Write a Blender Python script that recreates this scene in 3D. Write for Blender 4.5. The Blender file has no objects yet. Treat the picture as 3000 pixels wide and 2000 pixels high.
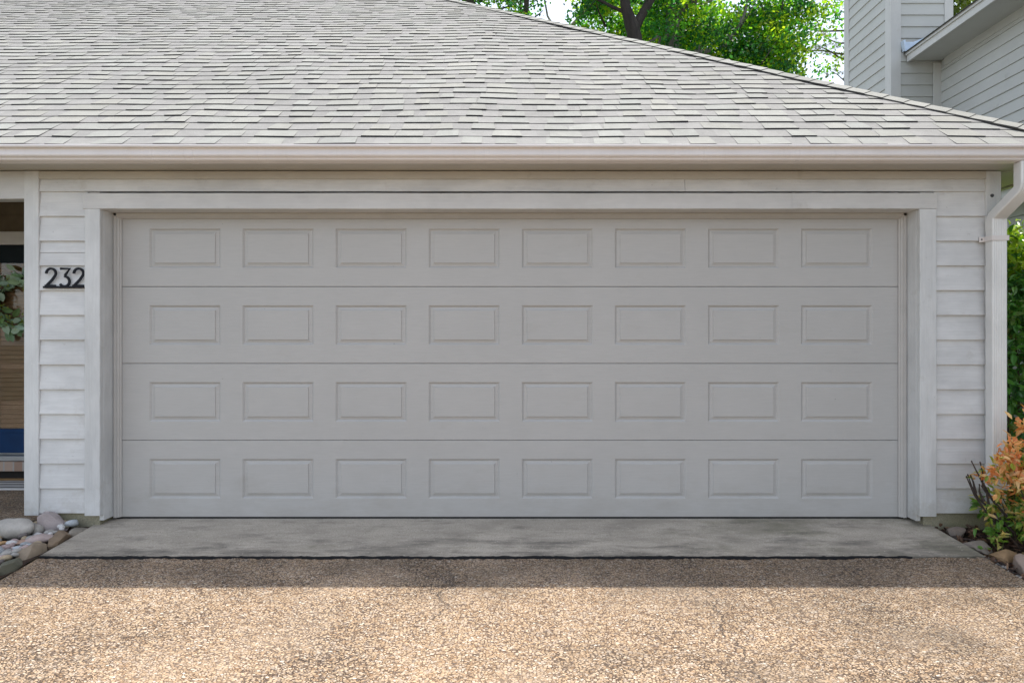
import bpy, bmesh, math, random
from mathutils import Vector, Matrix, noise as mnoise
R = math.radians
random.seed(7)
scene = bpy.context.scene
COL = scene.collection

# ------------------------------------------------------------------ camera, sky, sun, exposure
DIST = 4.36            # camera to garage door plane (door plane is y = 0, door bottom z = 0)
CAMZ = 1.222
cam_d = bpy.data.cameras.new('camera')
cam_d.sensor_width = 36.0
cam_d.lens = 22.0
cam_d.clip_start = 0.05
cam_d.clip_end = 2000
cam = bpy.data.objects.new('camera', cam_d)
COL.objects.link(cam)
cam.location = (0, -DIST, CAMZ)
cam.rotation_euler = (R(90), 0, 0)
scene.camera = cam

SUN_EL, SUN_AZ = R(76.9), R(28)
sun_dir = Vector((math.sin(SUN_AZ)*math.cos(SUN_EL), math.cos(SUN_AZ)*math.cos(SUN_EL), math.sin(SUN_EL)))
world = bpy.data.worlds.new('World')
scene.world = world
world.use_nodes = True
wn = world.node_tree.nodes
wl = world.node_tree.links
bg = wn['Background']
sky = wn.new('ShaderNodeTexSky')
sky.sky_type = 'NISHITA'
sky.sun_disc = False
sky.sun_elevation = SUN_EL
sky.sun_rotation = SUN_AZ
sky.air_density = 1.0
sky.dust_density = 1.2
sky.ozone_density = 1.0
hs = wn.new('ShaderNodeHueSaturation')          # thin bright haze: a paler sky
hs.inputs['Saturation'].default_value = 0.48
wl.new(sky.outputs[0], hs.inputs['Color'])
wl.new(hs.outputs[0], bg.inputs[0])
bg.inputs[1].default_value = 0.15
sun_d = bpy.data.lights.new('sun', 'SUN')
sun_d.energy = 2.2
sun_d.angle = R(0.6)
sun_d.color = (1.0, 0.94, 0.85)
sun = bpy.data.objects.new('sun', sun_d)
COL.objects.link(sun)
sun.rotation_euler = sun_dir.to_track_quat('Z', 'Y').to_euler()
sun.location = (4, 8, 30)
scene.view_settings.view_transform = 'Standard'
scene.view_settings.look = 'None'
scene.view_settings.exposure = 1.20
scene.view_settings.gamma = 1.0
scene.render.engine = 'CYCLES'
scene.cycles.max_bounces = 10
scene.cycles.diffuse_bounces = 6
scene.cycles.transparent_max_bounces = 16

# ------------------------------------------------------------------ mesh helpers
class MB:
    """collects faces; build() links them as ONE mesh object"""
    def __init__(s):
        s.v, s.f, s.t, s.m = [], [], [], []
    def face(s, pts, tint=(1, 1, 1), m=0):
        n = len(s.v)
        s.v.extend([tuple(p) for p in pts])
        s.f.append(tuple(range(n, n+len(pts))))
        s.t.append(tint); s.m.append(m)
    def idx(s, verts, faces, tint=(1, 1, 1), m=0):
        n = len(s.v)
        s.v.extend([tuple(p) for p in verts])
        for f in faces:
            s.f.append(tuple(i+n for i in f)); s.t.append(tint); s.m.append(m)
    def box(s, x0, x1, y0, y1, z0, z1, tint=(1, 1, 1), m=0):
        v = [(x0, y0, z0), (x1, y0, z0), (x1, y1, z0), (x0, y1, z0), (x0, y0, z1), (x1, y0, z1), (x1, y1, z1), (x0, y1, z1)]
        s.idx(v, [(0, 3, 2, 1), (4, 5, 6, 7), (0, 1, 5, 4), (1, 2, 6, 5), (2, 3, 7, 6), (3, 0, 4, 7)], tint, m)
    def bbox(s, x0, x1, y0, y1, z0, z1, b=0.004, tint=(1, 1, 1), m=0):
        """box with all edges bevelled"""
        bm = bmesh.new()
        bmesh.ops.create_cube(bm, size=1.0)
        for v in bm.verts:
            v.co = Vector(((x0+x1)/2+v.co.x*(x1-x0), (y0+y1)/2+v.co.y*(y1-y0), (z0+z1)/2+v.co.z*(z1-z0)))
        bmesh.ops.bevel(bm, geom=list(bm.edges), offset=b, segments=2, affect='EDGES', profile=0.5)
        s.bm(bm, tint, m)
    def bm(s, bm, tint=(1, 1, 1), m=0):
        bm.verts.ensure_lookup_table(); bm.verts.index_update()
        s.idx([v.co for v in bm.verts], [[v.index for v in f.verts] for f in bm.faces], tint, m)
        bm.free()
    def prism(s, prof, axis, a, b, tint=(1, 1, 1), m=0):
        """closed profile (2-D points) extruded along axis 'x','y','z' from a to b"""
        def P(p, t):
            if axis == 'x': return (t, p[0], p[1])
            if axis == 'y': return (p[0], t, p[1])
            return (p[0], p[1], t)
        n = len(prof)
        v = [P(p, a) for p in prof]+[P(p, b) for p in prof]
        f = [(i, (i+1) % n, n+(i+1) % n, n+i) for i in range(n)]
        f += [tuple(range(n-1, -1, -1)), tuple(range(n, 2*n))]
        s.idx(v, f, tint, m)
    def tube(s, path, radii, n=8, tint=(1, 1, 1), m=0, wob=0.0, sq=None):
        path = [Vector(p) for p in path]
        k = len(path)
        up = Vector((0, 0, 1))
        verts = []
        prev = None
        for i, p in enumerate(path):
            d = (path[min(i+1, k-1)]-path[max(i-1, 0)]).normalized()
            if prev is None:
                a = d.orthogonal().normalized()
            else:
                a = (prev-d*prev.dot(d)).normalized()
            prev = a
            b = d.cross(a)
            for j in range(n):
                t = 2*math.pi*j/n
                r = radii[i]*(1+wob*random.uniform(-1, 1))
                verts.append(p+a*math.cos(t)*r+b*math.sin(t)*r)
        faces = []
        for i in range(k-1):
            for j in range(n):
                faces.append((i*n+j, i*n+(j+1) % n, (i+1)*n+(j+1) % n, (i+1)*n+j))
        faces.append(tuple(range(n-1, -1, -1)))
        faces.append(tuple(range((k-1)*n, k*n)))
        s.idx(verts, faces, tint, m)
    def build(s, name, mats, parent=None, smooth=False, origin=(0, 0, 0), autos=None):
        me = bpy.data.meshes.new(name)
        o = Vector(origin)
        me.from_pydata([tuple(Vector(p)-o) for p in s.v] if o.length else s.v, [], s.f)
        if not isinstance(mats, (list, tuple)): mats = [mats]
        for m in mats: me.materials.append(m)
        at = me.attributes.new('tint', 'FLOAT_COLOR', 'FACE')
        buf = []
        for t in s.t: buf.extend((t[0], t[1], t[2], 1.0))
        at.data.foreach_set('color', buf)
        me.polygons.foreach_set('material_index', s.m)
        if smooth:
            me.polygons.foreach_set('use_smooth', [True]*len(s.f))
        me.update()
        ob = bpy.data.objects.new(name, me)
        COL.objects.link(ob)
        if parent is not None:
            ob.parent = parent
            base = Vector((0, 0, 0))
            q = parent
            while q is not None:
                base += Vector(q.location); q = q.parent
            ob.location = o-base
        else:
            ob.location = o
        if autos is not None:
            bm = bmesh.new(); bm.from_mesh(me)
            bmesh.ops.remove_doubles(bm, verts=bm.verts, dist=1e-5)
            for e in bm.edges:
                if len(e.link_faces) == 2 and e.calc_face_angle(0) > R(autos): e.smooth = False
            for f in bm.faces: f.smooth = True
            bm.to_mesh(me); bm.free()
        return ob

def tag(o, label=None, cat=None, group=None, kind=None):
    if label: o['label'] = label
    if cat: o['category'] = cat
    if group: o['group'] = group
    if kind: o['kind'] = kind
    return o

def thing(name, label, cat, loc, group=None):
    o = bpy.data.objects.new(name, None)
    o.empty_display_size = 0.2
    COL.objects.link(o)
    o.location = loc
    return tag(o, label, cat, group)

# ------------------------------------------------------------------ material helpers
class NT:
    def __init__(s, name):
        s.mat = bpy.data.materials.new(name)
        s.mat.use_nodes = True
        s.t = s.mat.node_tree
        s.b = s.t.nodes['Principled BSDF']
        s.out = s.t.nodes['Material Output']
        s.co = s.n('ShaderNodeTexCoord').outputs['Object']
    def n(s, typ, **kw):
        nd = s.t.nodes.new(typ)
        for k, v in kw.items():
            if k.startswith('_'): setattr(nd, k[1:], v)
        for k, v in kw.items():
            if not k.startswith('_'): s.set(nd.inputs[int(k[1:])] if k[0] == 'i' and k[1:].isdigit() else nd.inputs[k.replace('__', ' ')], v)
        return nd
    def set(s, sock, v):
        if isinstance(v, bpy.types.NodeSocket): s.t.links.new(v, sock)
        elif isinstance(v, (tuple, list)) and len(v) == 3 and sock.type == 'RGBA': sock.default_value = (*v, 1)
        else: sock.default_value = v
    def scale(s, v, co=None):
        return s.n('ShaderNodeMapping', Vector=co or s.co, Scale=v).outputs[0]
    def noise(s, sc, det=3.0, rough=0.5, co=None, out='Fac', dist=0.0):
        return s.n('ShaderNodeTexNoise', Vector=co or s.co, Scale=sc, Detail=det, Roughness=rough, Distortion=dist).outputs[out]
    def ramp(s, fac, stops, interp='LINEAR'):
        r = s.n('ShaderNodeValToRGB', Fac=fac)
        cr = r.color_ramp
        cr.interpolation = interp
        while len(cr.elements) < len(stops): cr.elements.new(0.5)
        for e, (p, c) in zip(cr.elements, stops):
            e.position = p
            e.color = (c, c, c, 1) if not isinstance(c, (tuple, list)) else (*c, 1)
        return r.outputs[0]
    def math(s, op, a, b=0.0, c=None, clamp=False):
        nd = s.n('ShaderNodeMath', _operation=op, _use_clamp=clamp)
        s.set(nd.inputs[0], a); s.set(nd.inputs[1], b)
        if c is not None: s.set(nd.inputs[2], c)
        return nd.outputs[0]
    def mix(s, fac, a, b, mode='MIX'):
        nd = s.n('ShaderNodeMix', _data_type='RGBA', _blend_type=mode)
        s.set(nd.inputs[0], fac); s.set(nd.inputs[6], a); s.set(nd.inputs[7], b)
        return nd.outputs[2]
    def maprange(s, v, a, b, c=0.0, d=1.0):
        nd = s.n('ShaderNodeMapRange', _clamp=True)
        for i, x in enumerate((v, a, b, c, d)): s.set(nd.inputs[i], x)
        return nd.outputs[0]
    def tint(s):
        return s.n('ShaderNodeAttribute', _attribute_name='tint').outputs['Color']
    def bump(s, h, strength=0.3, dist=0.01, normal=None):
        nd = s.n('ShaderNodeBump', Height=h, Strength=strength, Distance=dist)
        if normal is not None: s.set(nd.inputs['Normal'], normal)
        return nd.outputs[0]
    def done(s, color=None, rough=None, normal=None, **kw):
        if color is not None: s.set(s.b.inputs['Base Color'], color)
        if rough is not None: s.set(s.b.inputs['Roughness'], rough)
        if normal is not None: s.set(s.b.inputs['Normal'], normal)
        for k, v in kw.items(): s.set(s.b.inputs[k.replace('__', ' ')], v)
        return s.mat

def painted(name, col, grain='x', var=0.10, rough=0.55, bstr=0.25, wear=0.0, fleck=0.5):
    """painted timber: uneven coat, soft grain, small scuffs"""
    m = NT(name)
    gs = {'x': (3, 60, 90), 'z': (90, 60, 3)}[grain]
    big = m.noise(1.7, 4, 0.6)
    grain_n = m.noise(1.0, 4, 0.65, co=m.scale(gs))
    mid = m.noise(9.0, 4, 0.6, co=m.scale({'x': (0.5, 1, 1.6), 'z': (1.6, 1, 0.5)}[grain]))
    v = m.maprange(big, 0.3, 0.7, 1-var, 1+var*0.6)
    v2 = m.maprange(grain_n, 0.3, 0.7, 1-var*0.35, 1+var*0.3)
    v3 = m.maprange(mid, 0.35, 0.7, 1-var*0.5, 1+var*0.5)
    k = m.math('MULTIPLY', m.math('MULTIPLY', v, v2), v3)
    c = m.mix(1.0, col, m.n('ShaderNodeCombineColor', i0=k, i1=k, i2=m.math('MULTIPLY', k, 1.0)).outputs[0], 'MULTIPLY')
    # little knocks and knots
    spot = m.noise(26.0, 2, 0.5)
    c = m.mix(m.maprange(spot, 0.735, 0.78, 0, 0.55*fleck), c, (col[0]*0.45, col[1]*0.43, col[2]*0.40))
    spot2 = m.noise(19.0, 2, 0.5, co=m.n('ShaderNodeMapping', Vector=m.co, Location=(7, 3, 5)).outputs[0])
    c = m.mix(m.maprange(spot2, 0.75, 0.80, 0, 0.6*fleck), c, (min(1, col[0]*1.35), min(1, col[1]*1.35), min(1, col[2]*1.36)))
    if wear:
        w = m.noise(5.0, 6, 0.7, co=m.scale({'x': (0.7, 1, 4), 'z': (4, 1, 0.7)}[grain]))
        c = m.mix(m.maprange(w, 0.56, 0.72, 0, wear), c, (col[0]*0.72, col[1]*0.72, col[2]*0.74))
    xyz = m.n('ShaderNodeSeparateXYZ', Vector=m.co)
    sp = m.noise(6.0, 6, 0.72)
    c = m.mix(m.maprange(m.math('ADD', sp, m.maprange(xyz.outputs[2], 0.05, 0.30, 0.20, 0.0)), 0.60, 0.86, 0, 0.55), c, (col[0]*0.55, col[1]*0.50, col[2]*0.42))
    h = m.math('ADD', m.math('MULTIPLY', grain_n, 0.8), m.math('MULTIPLY', mid, 0.5))
    return m.done(c, m.maprange(mid, 0.3, 0.7, rough-0.06, rough+0.1), m.bump(h, bstr, 0.004))

def plain(name, col, rough=0.5, var=0.08, sc=8.0, bstr=0.0, **kw):
    m = NT(name)
    n = m.noise(sc, 4, 0.6)
    k = m.maprange(n, 0.3, 0.7, 1-var, 1+var)
    c = m.mix(1.0, col, m.n('ShaderNodeCombineColor', i0=k, i1=k, i2=k).outputs[0], 'MULTIPLY')
    return m.done(c, rough, m.bump(n, bstr, 0.01) if bstr else None, **kw)

MAT = {}
MAT['siding'] = painted('siding_paint', (0.635, 0.64, 0.635), 'x', 0.14, 0.55, 0.5, 0.34)
MAT['trim'] = painted('trim_paint', (0.62, 0.63, 0.625), 'z', 0.13, 0.5, 0.6, 0.34)
MAT['trimx'] = painted('trim_paint_horizontal', (0.59, 0.59, 0.58), 'x', 0.11, 0.5, 0.4, 0.2)
MAT['soffit'] = painted('soffit_paint', (0.50, 0.48, 0.43), 'x', 0.08, 0.6, 0.15)
def m_door():
    m = NT('door_enamel')
    col = (0.445, 0.44, 0.425)
    g = m.noise(1.0, 5, 0.7, co=m.scale((7, 30, 130)))
    big = m.noise(1.1, 5, 0.6); mid = m.noise(7.0, 5, 0.65, co=m.scale((0.6, 1, 1.6)))
    k = m.math('MULTIPLY', m.maprange(big, 0.3, 0.7, 0.96, 1.03), m.maprange(mid, 0.3, 0.7, 0.98, 1.02))
    k = m.math('MULTIPLY', k, m.maprange(g, 0.3, 0.7, 0.955, 1.04))
    c = m.mix(1.0, col, m.n('ShaderNodeCombineColor', i0=k, i1=k, i2=k).outputs[0], 'MULTIPLY')
    xyz = m.n('ShaderNodeSeparateXYZ', Vector=m.co)
    dn = m.noise(3.0, 6, 0.7, co=m.scale((1, 1, 2.2)))
    low = m.maprange(xyz.outputs[2], 0.0, 0.34, 0.24, 0.0)
    c = m.mix(m.maprange(m.math('ADD', dn, low), 0.58, 0.86, 0, 0.28), c, (0.30, 0.265, 0.22))
    sp = m.noise(42.0, 2, 0.5)
    c = m.mix(m.maprange(sp, 0.755, 0.79, 0, 0.5), c, (0.16, 0.15, 0.14))
    rub = m.noise(4.0, 5, 0.65, co=m.n('ShaderNodeMapping', Vector=m.co, Location=(3, 1, 6), Scale=(0.6, 1, 1.2)).outputs[0])
    c = m.mix(m.maprange(rub, 0.62, 0.72, 0, 0.16), c, (0.53, 0.53, 0.52))
    return m.done(c, m.maprange(mid, 0.3, 0.7, 0.34, 0.52), m.bump(m.math('ADD', g, m.math('MULTIPLY', mid, 0.6)), 0.22, 0.004))
MAT['doorp'] = m_door()
MAT['strip'] = plain('vinyl_strip', (0.45, 0.44, 0.42), 0.4, 0.05)
def m_gutter():
    m = NT('gutter_enamel')
    a = m.noise(1.0, 5, 0.65, co=m.scale((5, 3, 1.5)))
    st = m.noise(1.0, 4, 0.6, co=m.scale((38, 1, 3)))
    c = m.mix(m.maprange(a, 0.35, 0.7, 0, 0.5), (0.74, 0.70, 0.675), (0.66, 0.61, 0.575))
    c = m.mix(m.maprange(st, 0.60, 0.76, 0, 0.14), c, (0.42, 0.38, 0.33))
    return m.done(c, m.maprange(a, 0.3, 0.7, 0.24, 0.42), m.bump(m.noise(1.0, 2, 0.5, co=m.scale((3.5, 6, 9))), 0.25, 0.02))
MAT['gutter'] = m_gutter()
MAT['spout'] = plain('downspout_enamel', (0.70, 0.70, 0.68), 0.26, 0.07, 5.0)
MAT['black'] = plain('black_rubber_and_gap', (0.012, 0.012, 0.014), 0.7)
MAT['dark'] = plain('dark_void', (0.02, 0.018, 0.016), 0.9)
MAT['number'] = plain('black_metal', (0.004, 0.005, 0.010), 0.6, 0.2, 20, Specular__IOR__Level=0.25)
MAT['screw'] = plain('screw_steel', (0.12, 0.12, 0.12), 0.4, 0.3, 200, Metallic=0.8)
MAT['navy'] = plain('navy_door_paint', (0.003, 0.032, 0.105), 0.55, 0.2, 6, Specular__IOR__Level=0.25)
MAT['brass'] = plain('brown_kickplate', (0.22, 0.13, 0.05), 0.5, 0.2, 12)
MAT['alu'] = plain('threshold_metal', (0.34, 0.36, 0.37), 0.4, 0.1, 9, Metallic=0.5)
MAT['flash'] = plain('flashing_metal', (0.55, 0.66, 0.78), 0.35, 0.1, 9, Metallic=0.3)
MAT['nsiding'] = painted('neighbour_siding_paint', (0.46, 0.475, 0.455), 'x', 0.05, 0.6, 0.1, 0, 0.2)
MAT['ntrim'] = painted('neighbour_trim_paint', (0.52, 0.53, 0.515), 'z', 0.05, 0.6, 0.1, 0, 0.2)

def m_blind():
    m = NT('wood_slats')
    g = m.noise(1.0, 4, 0.6, co=m.scale((4, 40, 120)))
    b = m.noise(6.0, 3, 0.6)
    c = m.ramp(g, [(0.3, (0.26, 0.13, 0.055)), (0.7, (0.42, 0.245, 0.125))])
    c = m.mix(m.maprange(b, 0.4, 0.7, 0, 0.35), c, (0.34, 0.14, 0.04))
    return m.done(c, 0.5, m.bump(g, 0.2, 0.003))
MAT['blind'] = m_blind()

def m_glass():
    m = NT('door_glass')
    tr = m.n('ShaderNodeBsdfTransparent', Color=(0.93, 0.95, 0.95))
    gl = m.n('ShaderNodeBsdfGlossy', Color=(0.3, 0.3, 0.3), Roughness=0.02)
    fr = m.n('ShaderNodeFresnel', IOR=1.5)
    mx = m.n('ShaderNodeMixShader')
    m.set(mx.inputs[0], fr.outputs[0]); m.set(mx.inputs[1], tr.outputs[0]); m.set(mx.inputs[2], gl.outputs[0])
    m.set(m.out.inputs[0], mx.outputs[0])
    return m.mat
MAT['glass'] = m_glass()

def m_roof():
    m = NT('asphalt_shingle')
    gr = m.noise(260.0, 3, 0.7)
    mid = m.noise(14.0, 4, 0.6)
    big = m.noise(0.9, 3, 0.5)
    c = m.mix(1.0, m.tint(), (0.312, 0.312, 0.286), 'MULTIPLY')
    c = m.mix(m.maprange(gr, 0.30, 0.72, 0, 1), m.mix(1.0, c, (0.70, 0.70, 0.71), 'MULTIPLY'), m.mix(1.0, c, (1.18, 1.18, 1.16), 'MULTIPLY'))
    k = m.math('MULTIPLY', m.maprange(mid, 0.3, 0.7, 0.90, 1.07), m.maprange(big, 0.3, 0.7, 0.93, 1.05))
    c = m.mix(1.0, c, m.n('ShaderNodeCombineColor', i0=k, i1=k, i2=k).outputs[0], 'MULTIPLY')
    return m.done(c, 0.9, m.bump(gr, 0.5, 0.003))
MAT['roof'] = m_roof()

def m_drive():
    """exposed aggregate: tan river pebbles in brown-grey mortar"""
    m = NT('exposed_aggregate')
    warp = m.n('ShaderNodeTexNoise', Vector=m.co, Scale=45.0, Detail=2.0).outputs['Color']
    co = m.n('ShaderNodeVectorMath', _operation='MULTIPLY_ADD', i0=warp, i1=(0.012, 0.012, 0.012), i2=m.co).outputs[0]
    co = m.scale((0.58, 1.0, 1.0), co)
    sc = 112.0
    v1 = m.n('ShaderNodeTexVoronoi', Vector=co, Scale=sc)
    ve = m.n('ShaderNodeTexVoronoi', Vector=co, Scale=sc, _feature='DISTANCE_TO_EDGE')
    col = v1.outputs['Color']
    sep = m.n('ShaderNodeSeparateColor', Color=col)
    stone = m.ramp(sep.outputs[0], [(0.0, (0.31, 0.19, 0.105)), (0.10, (0.485, 0.33, 0.20)), (0.35, (0.595, 0.435, 0.285)), (0.6, (0.69, 0.525, 0.36)),
                                    (0.82, (0.62, 0.50, 0.395)), (0.95, (0.80, 0.67, 0.54)), (1.0, (0.25, 0.20, 0.18))])
    stone = m.mix(m.maprange(sep.outputs[1], 0.965, 0.97, 0, 0.9), stone, (0.10, 0.08, 0.075))
    stone = m.mix(m.maprange(sep.outputs[2], 0.96, 0.965, 0, 0.8), stone, (0.88, 0.82, 0.72))
    fine = m.noise(240.0, 3, 0.6)
    stone = m.mix(m.maprange(fine, 0.3, 0.7, 0, 0.35), stone, (0.36, 0.25, 0.16))
    # where the mortar has worn out of the joints and where it is still flush
    worn = m.noise(1.35, 5, 0.62)
    worn2 = m.noise(5.0, 4, 0.6)
    wv = m.math('ADD', m.math('MULTIPLY', worn, 0.7), m.math('MULTIPLY', worn2, 0.3))
    w = m.maprange(wv, 0.36, 0.62, 0.30, 1.0)
    edge = ve.outputs['Distance']
    gap = m.maprange(edge, m.math('MULTIPLY_ADD', w, 0.08, 0.04), m.math('MULTIPLY_ADD', w, 0.11, 0.11), 1.0, 0.0)
    brk = m.noise(60.0, 2, 0.5)
    gap = m.math('MULTIPLY', gap, m.maprange(brk, 0.32, 0.52, 0.30, 1.0))
    mortar = m.mix(w, (0.17, 0.105, 0.066), (0.058, 0.037, 0.025))
    c = m.mix(gap, stone, mortar)
    # cement film left over the stones here and there
    film = m.noise(2.3, 5, 0.65, co=m.n('ShaderNodeMapping', Vector=m.co, Location=(4, 9, 2)).outputs[0])
    c = m.mix(m.maprange(film, 0.50, 0.72, 0.0, 0.30), c, (0.50, 0.395, 0.30))
    # mottled grime at the right; near the slab, grime plus painted eave shade
    xyz = m.n('ShaderNodeSeparateXYZ', Vector=m.co)
    X, Y = xyz.outputs[0], xyz.outputs[1]
    grime_shade = m.noise(1.9, 6, 0.68, co=m.n('ShaderNodeMapping', Vector=m.co, Location=(1.3, 2.2, 0), Scale=(0.8, 1.5, 1)).outputs[0])
    dx = m.maprange(X, 0.2, 1.5, 0.0, 0.10)
    dy = m.maprange(Y, -1.25, -0.80, 0.0, 0.22)
    d = m.maprange(m.math('ADD', m.math('ADD', grime_shade, dx), dy), 0.54, 0.80, 0.0, 0.70)
    c = m.mix(d, c, m.mix(1.0, c, (0.40, 0.41, 0.42), 'MULTIPLY'))
    c = m.mix(1.0, c, (1.0, 0.985, 0.95), 'MULTIPLY')
    # hairline cracks
    for x0, ya, yb, sd in ((1.03, -4.0, -0.9, 3.0), (-0.36, -1.35, -0.55, 9.0)):
        n1 = m.noise(4.0, 5, 0.7, co=m.n('ShaderNodeMapping', Vector=m.co, Location=(sd, 0, 0), Scale=(0.0, 1.0, 0.0)).outputs[0])
        off = m.math('MULTIPLY_ADD', n1, 0.34, x0-0.17)
        dd = m.math('ABSOLUTE', m.math('SUBTRACT', X, off))
        line = m.maprange(dd, 0.002, 0.0065, 0.9, 0.0)
        line = m.math('MULTIPLY', line, m.maprange(Y, ya, ya+0.05, 0, 1))
        line = m.math('MULTIPLY', line, m.maprange(Y, yb-0.05, yb, 1, 0))
        c = m.mix(line, c, (0.06, 0.045, 0.035))
    h = m.math('SUBTRACT', m.maprange(edge, 0.0, 0.35, 0.0, 1.0), m.math('MULTIPLY', gap, 0.6))
    return m.done(c, m.maprange(fine, 0.3, 0.7, 0.55, 0.9), m.bump(h, 0.55, 0.006))
MAT['drive'] = m_drive()

def m_concrete(name, base, stain, green=False):
    m = NT(name)
    big = m.noise(2.2, 6, 0.65, co=m.scale((0.8, 1.6, 1)))
    mid = m.noise(11.0, 5, 0.7, co=m.scale((0.5, 1.3, 1)))
    fine = m.noise(120.0, 3, 0.7)
    xyz = m.n('ShaderNodeSeparateXYZ', Vector=m.co)
    c = m.mix(m.maprange(fine, 0.3, 0.7), tuple(x*0.72 for x in base), tuple(x*1.24 for x in base))
    c = m.mix(m.maprange(big, 0.42, 0.70, 0, 0.75), c, stain)
    c = m.mix(m.maprange(mid, 0.52, 0.70, 0, 0.6), c, tuple(x*0.6 for x in base))
    c = m.mix(m.maprange(mid, 0.30, 0.42, 0.18, 0), c, tuple(min(1, x*1.3) for x in base))
    if green:
        g = m.noise(1.6, 5, 0.7, co=m.n('ShaderNodeMapping', Vector=m.co, Location=(2, 5, 1), Scale=(1, 1.5, 1)).outputs[0])
        gx = m.maprange(xyz.outputs[0], 0.6, 2.6, 0, 0.17)
        c = m.mix(m.maprange(m.math('ADD', g, gx), 0.58, 0.74, 0, 0.5), c, (0.115, 0.115, 0.062))
        # dark wheel-splash band toward the joint
        by = m.maprange(xyz.outputs[1], -0.62, -0.25, 0.16, 0.0)
        sp = m.noise(4.0, 6, 0.7, co=m.n('ShaderNodeMapping', Vector=m.co, Location=(8, 1, 1), Scale=(0.6, 2.2, 1)).outputs[0])
        c = m.mix(m.maprange(m.math('ADD', sp, by), 0.54, 0.76, 0, 0.75), c, (0.085, 0.078, 0.066))
    pit = m.n('ShaderNodeTexVoronoi', Vector=m.scale((0.7, 1, 1)), Scale=58.0)
    sepc = m.n('ShaderNodeSeparateColor', Color=pit.outputs['Color'])
    pm = m.math('MULTIPLY', m.maprange(pit.outputs['Distance'], 0.10, 0.2, 1, 0), m.maprange(sepc.outputs[0], 0.80, 0.82, 0, 1))
    c = m.mix(m.math('MULTIPLY', pm, 0.7), c, (0.05, 0.045, 0.04))
    pm2 = m.math('MULTIPLY', m.maprange(pit.outputs['Distance'], 0.12, 0.22, 1, 0), m.maprange(sepc.outputs[1], 0.76, 0.78, 0, 1))
    c = m.mix(m.math('MULTIPLY', pm2, 0.75), c, (0.62, 0.56, 0.48))
    return m.done(c, 0.85, m.bump(m.math('ADD', m.math('MULTIPLY', fine, 0.5), mid), 0.35, 0.006))
MAT['slab'] = m_concrete('apron_concrete', (0.46, 0.41, 0.34), (0.27, 0.24, 0.195), True)
MAT['found'] = m_concrete('foundation_concrete', (0.30, 0.28, 0.20), (0.22, 0.21, 0.10))

def m_rock(name):
    m = NT(name)
    a = m.noise(14.0, 6, 0.7)
    b = m.noise(60.0, 4, 0.7)
    c = m.mix(1.0, m.tint(), m.ramp(a, [(0.3, 0.72), (0.7, 1.18)]), 'MULTIPLY')
    c = m.mix(m.maprange(b, 0.55, 0.72, 0, 0.35), c, m.mix(1.0, c, (0.55, 0.5, 0.45), 'MULTIPLY'))
    return m.done(c, 0.75, m.bump(m.math('ADD', a, m.math('MULTIPLY', b, 0.4)), 0.4, 0.008))
MAT['rock'] = m_rock('river_rock')

def m_leaf(name, trans=0.45, rough=0.4, spec=0.5):
    m = NT(name)
    m.set(m.b.inputs['Base Color'], m.tint()); m.set(m.b.inputs['Roughness'], rough)
    m.set(m.b.inputs['Specular IOR Level'], spec)
    tc = m.mix(1.0, m.tint(), (1.75, 1.95, 0.65), 'MULTIPLY')
    tr = m.n('ShaderNodeBsdfTranslucent', Color=tc)
    mx = m.n('ShaderNodeMixShader')
    mx.inputs[0].default_value = trans
    m.set(mx.inputs[1], m.b.outputs[0]); m.set(mx.inputs[2], tr.outputs[0])
    m.set(m.out.inputs[0], mx.outputs[0])
    return m.mat
MAT['leaf'] = m_leaf('tree_leaf', 0.66, 0.36)
MAT['hedge'] = m_leaf('hedge_leaf', 0.30, 0.32)
MAT['nand'] = m_leaf('nandina_leaf', 0.30, 0.40)
MAT['euc'] = m_leaf('wreath_leaf', 0.15, 0.55)

def m_bark():
    m = NT('bark')
    a = m.noise(1.0, 6, 0.7, co=m.scale((9, 9, 2)))
    c = m.mix(1.0, m.tint(), m.ramp(a, [(0.3, 0.45), (0.72, 1.3)]), 'MULTIPLY')
    return m.done(c, 0.9, m.bump(a, 0.8, 0.05))
MAT['bark'] = m_bark()

def m_ground():
    m = NT('lawn_ground')
    a = m.noise(0.6, 5, 0.6); b = m.noise(22.0, 4, 0.7)
    c = m.mix(m.maprange(a, 0.35, 0.65), (0.055, 0.075, 0.025), (0.10, 0.095, 0.05))
    c = m.mix(m.maprange(b, 0.3, 0.7, 0, 0.6), c, (0.05, 0.045, 0.025))
    return m.done(c, 0.95, m.bump(b, 0.8, 0.03))
MAT['ground'] = m_ground()
def m_soil():
    m = NT('mulch_soil')
    b = m.noise(40.0, 5, 0.7); a = m.noise(9.0, 3, 0.6)
    c = m.mix(m.maprange(b, 0.3, 0.7), (0.020, 0.012, 0.008), (0.075, 0.042, 0.026))
    c = m.mix(m.maprange(a, 0.5, 0.7, 0, 0.5), c, (0.09, 0.055, 0.035))
    return m.done(c, 0.95, m.bump(b, 1.0, 0.02))
MAT['soil'] = m_soil()
def m_tinted(name, rough=0.7):
    m = NT(name)
    b = m.noise(50.0, 4, 0.7)
    c = m.mix(1.0, m.tint(), m.ramp(b, [(0.3, 0.75), (0.7, 1.2)]), 'MULTIPLY')
    return m.done(c, rough, m.bump(b, 0.3, 0.004))
MAT['tinted'] = m_tinted('tinted_surface')
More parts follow.
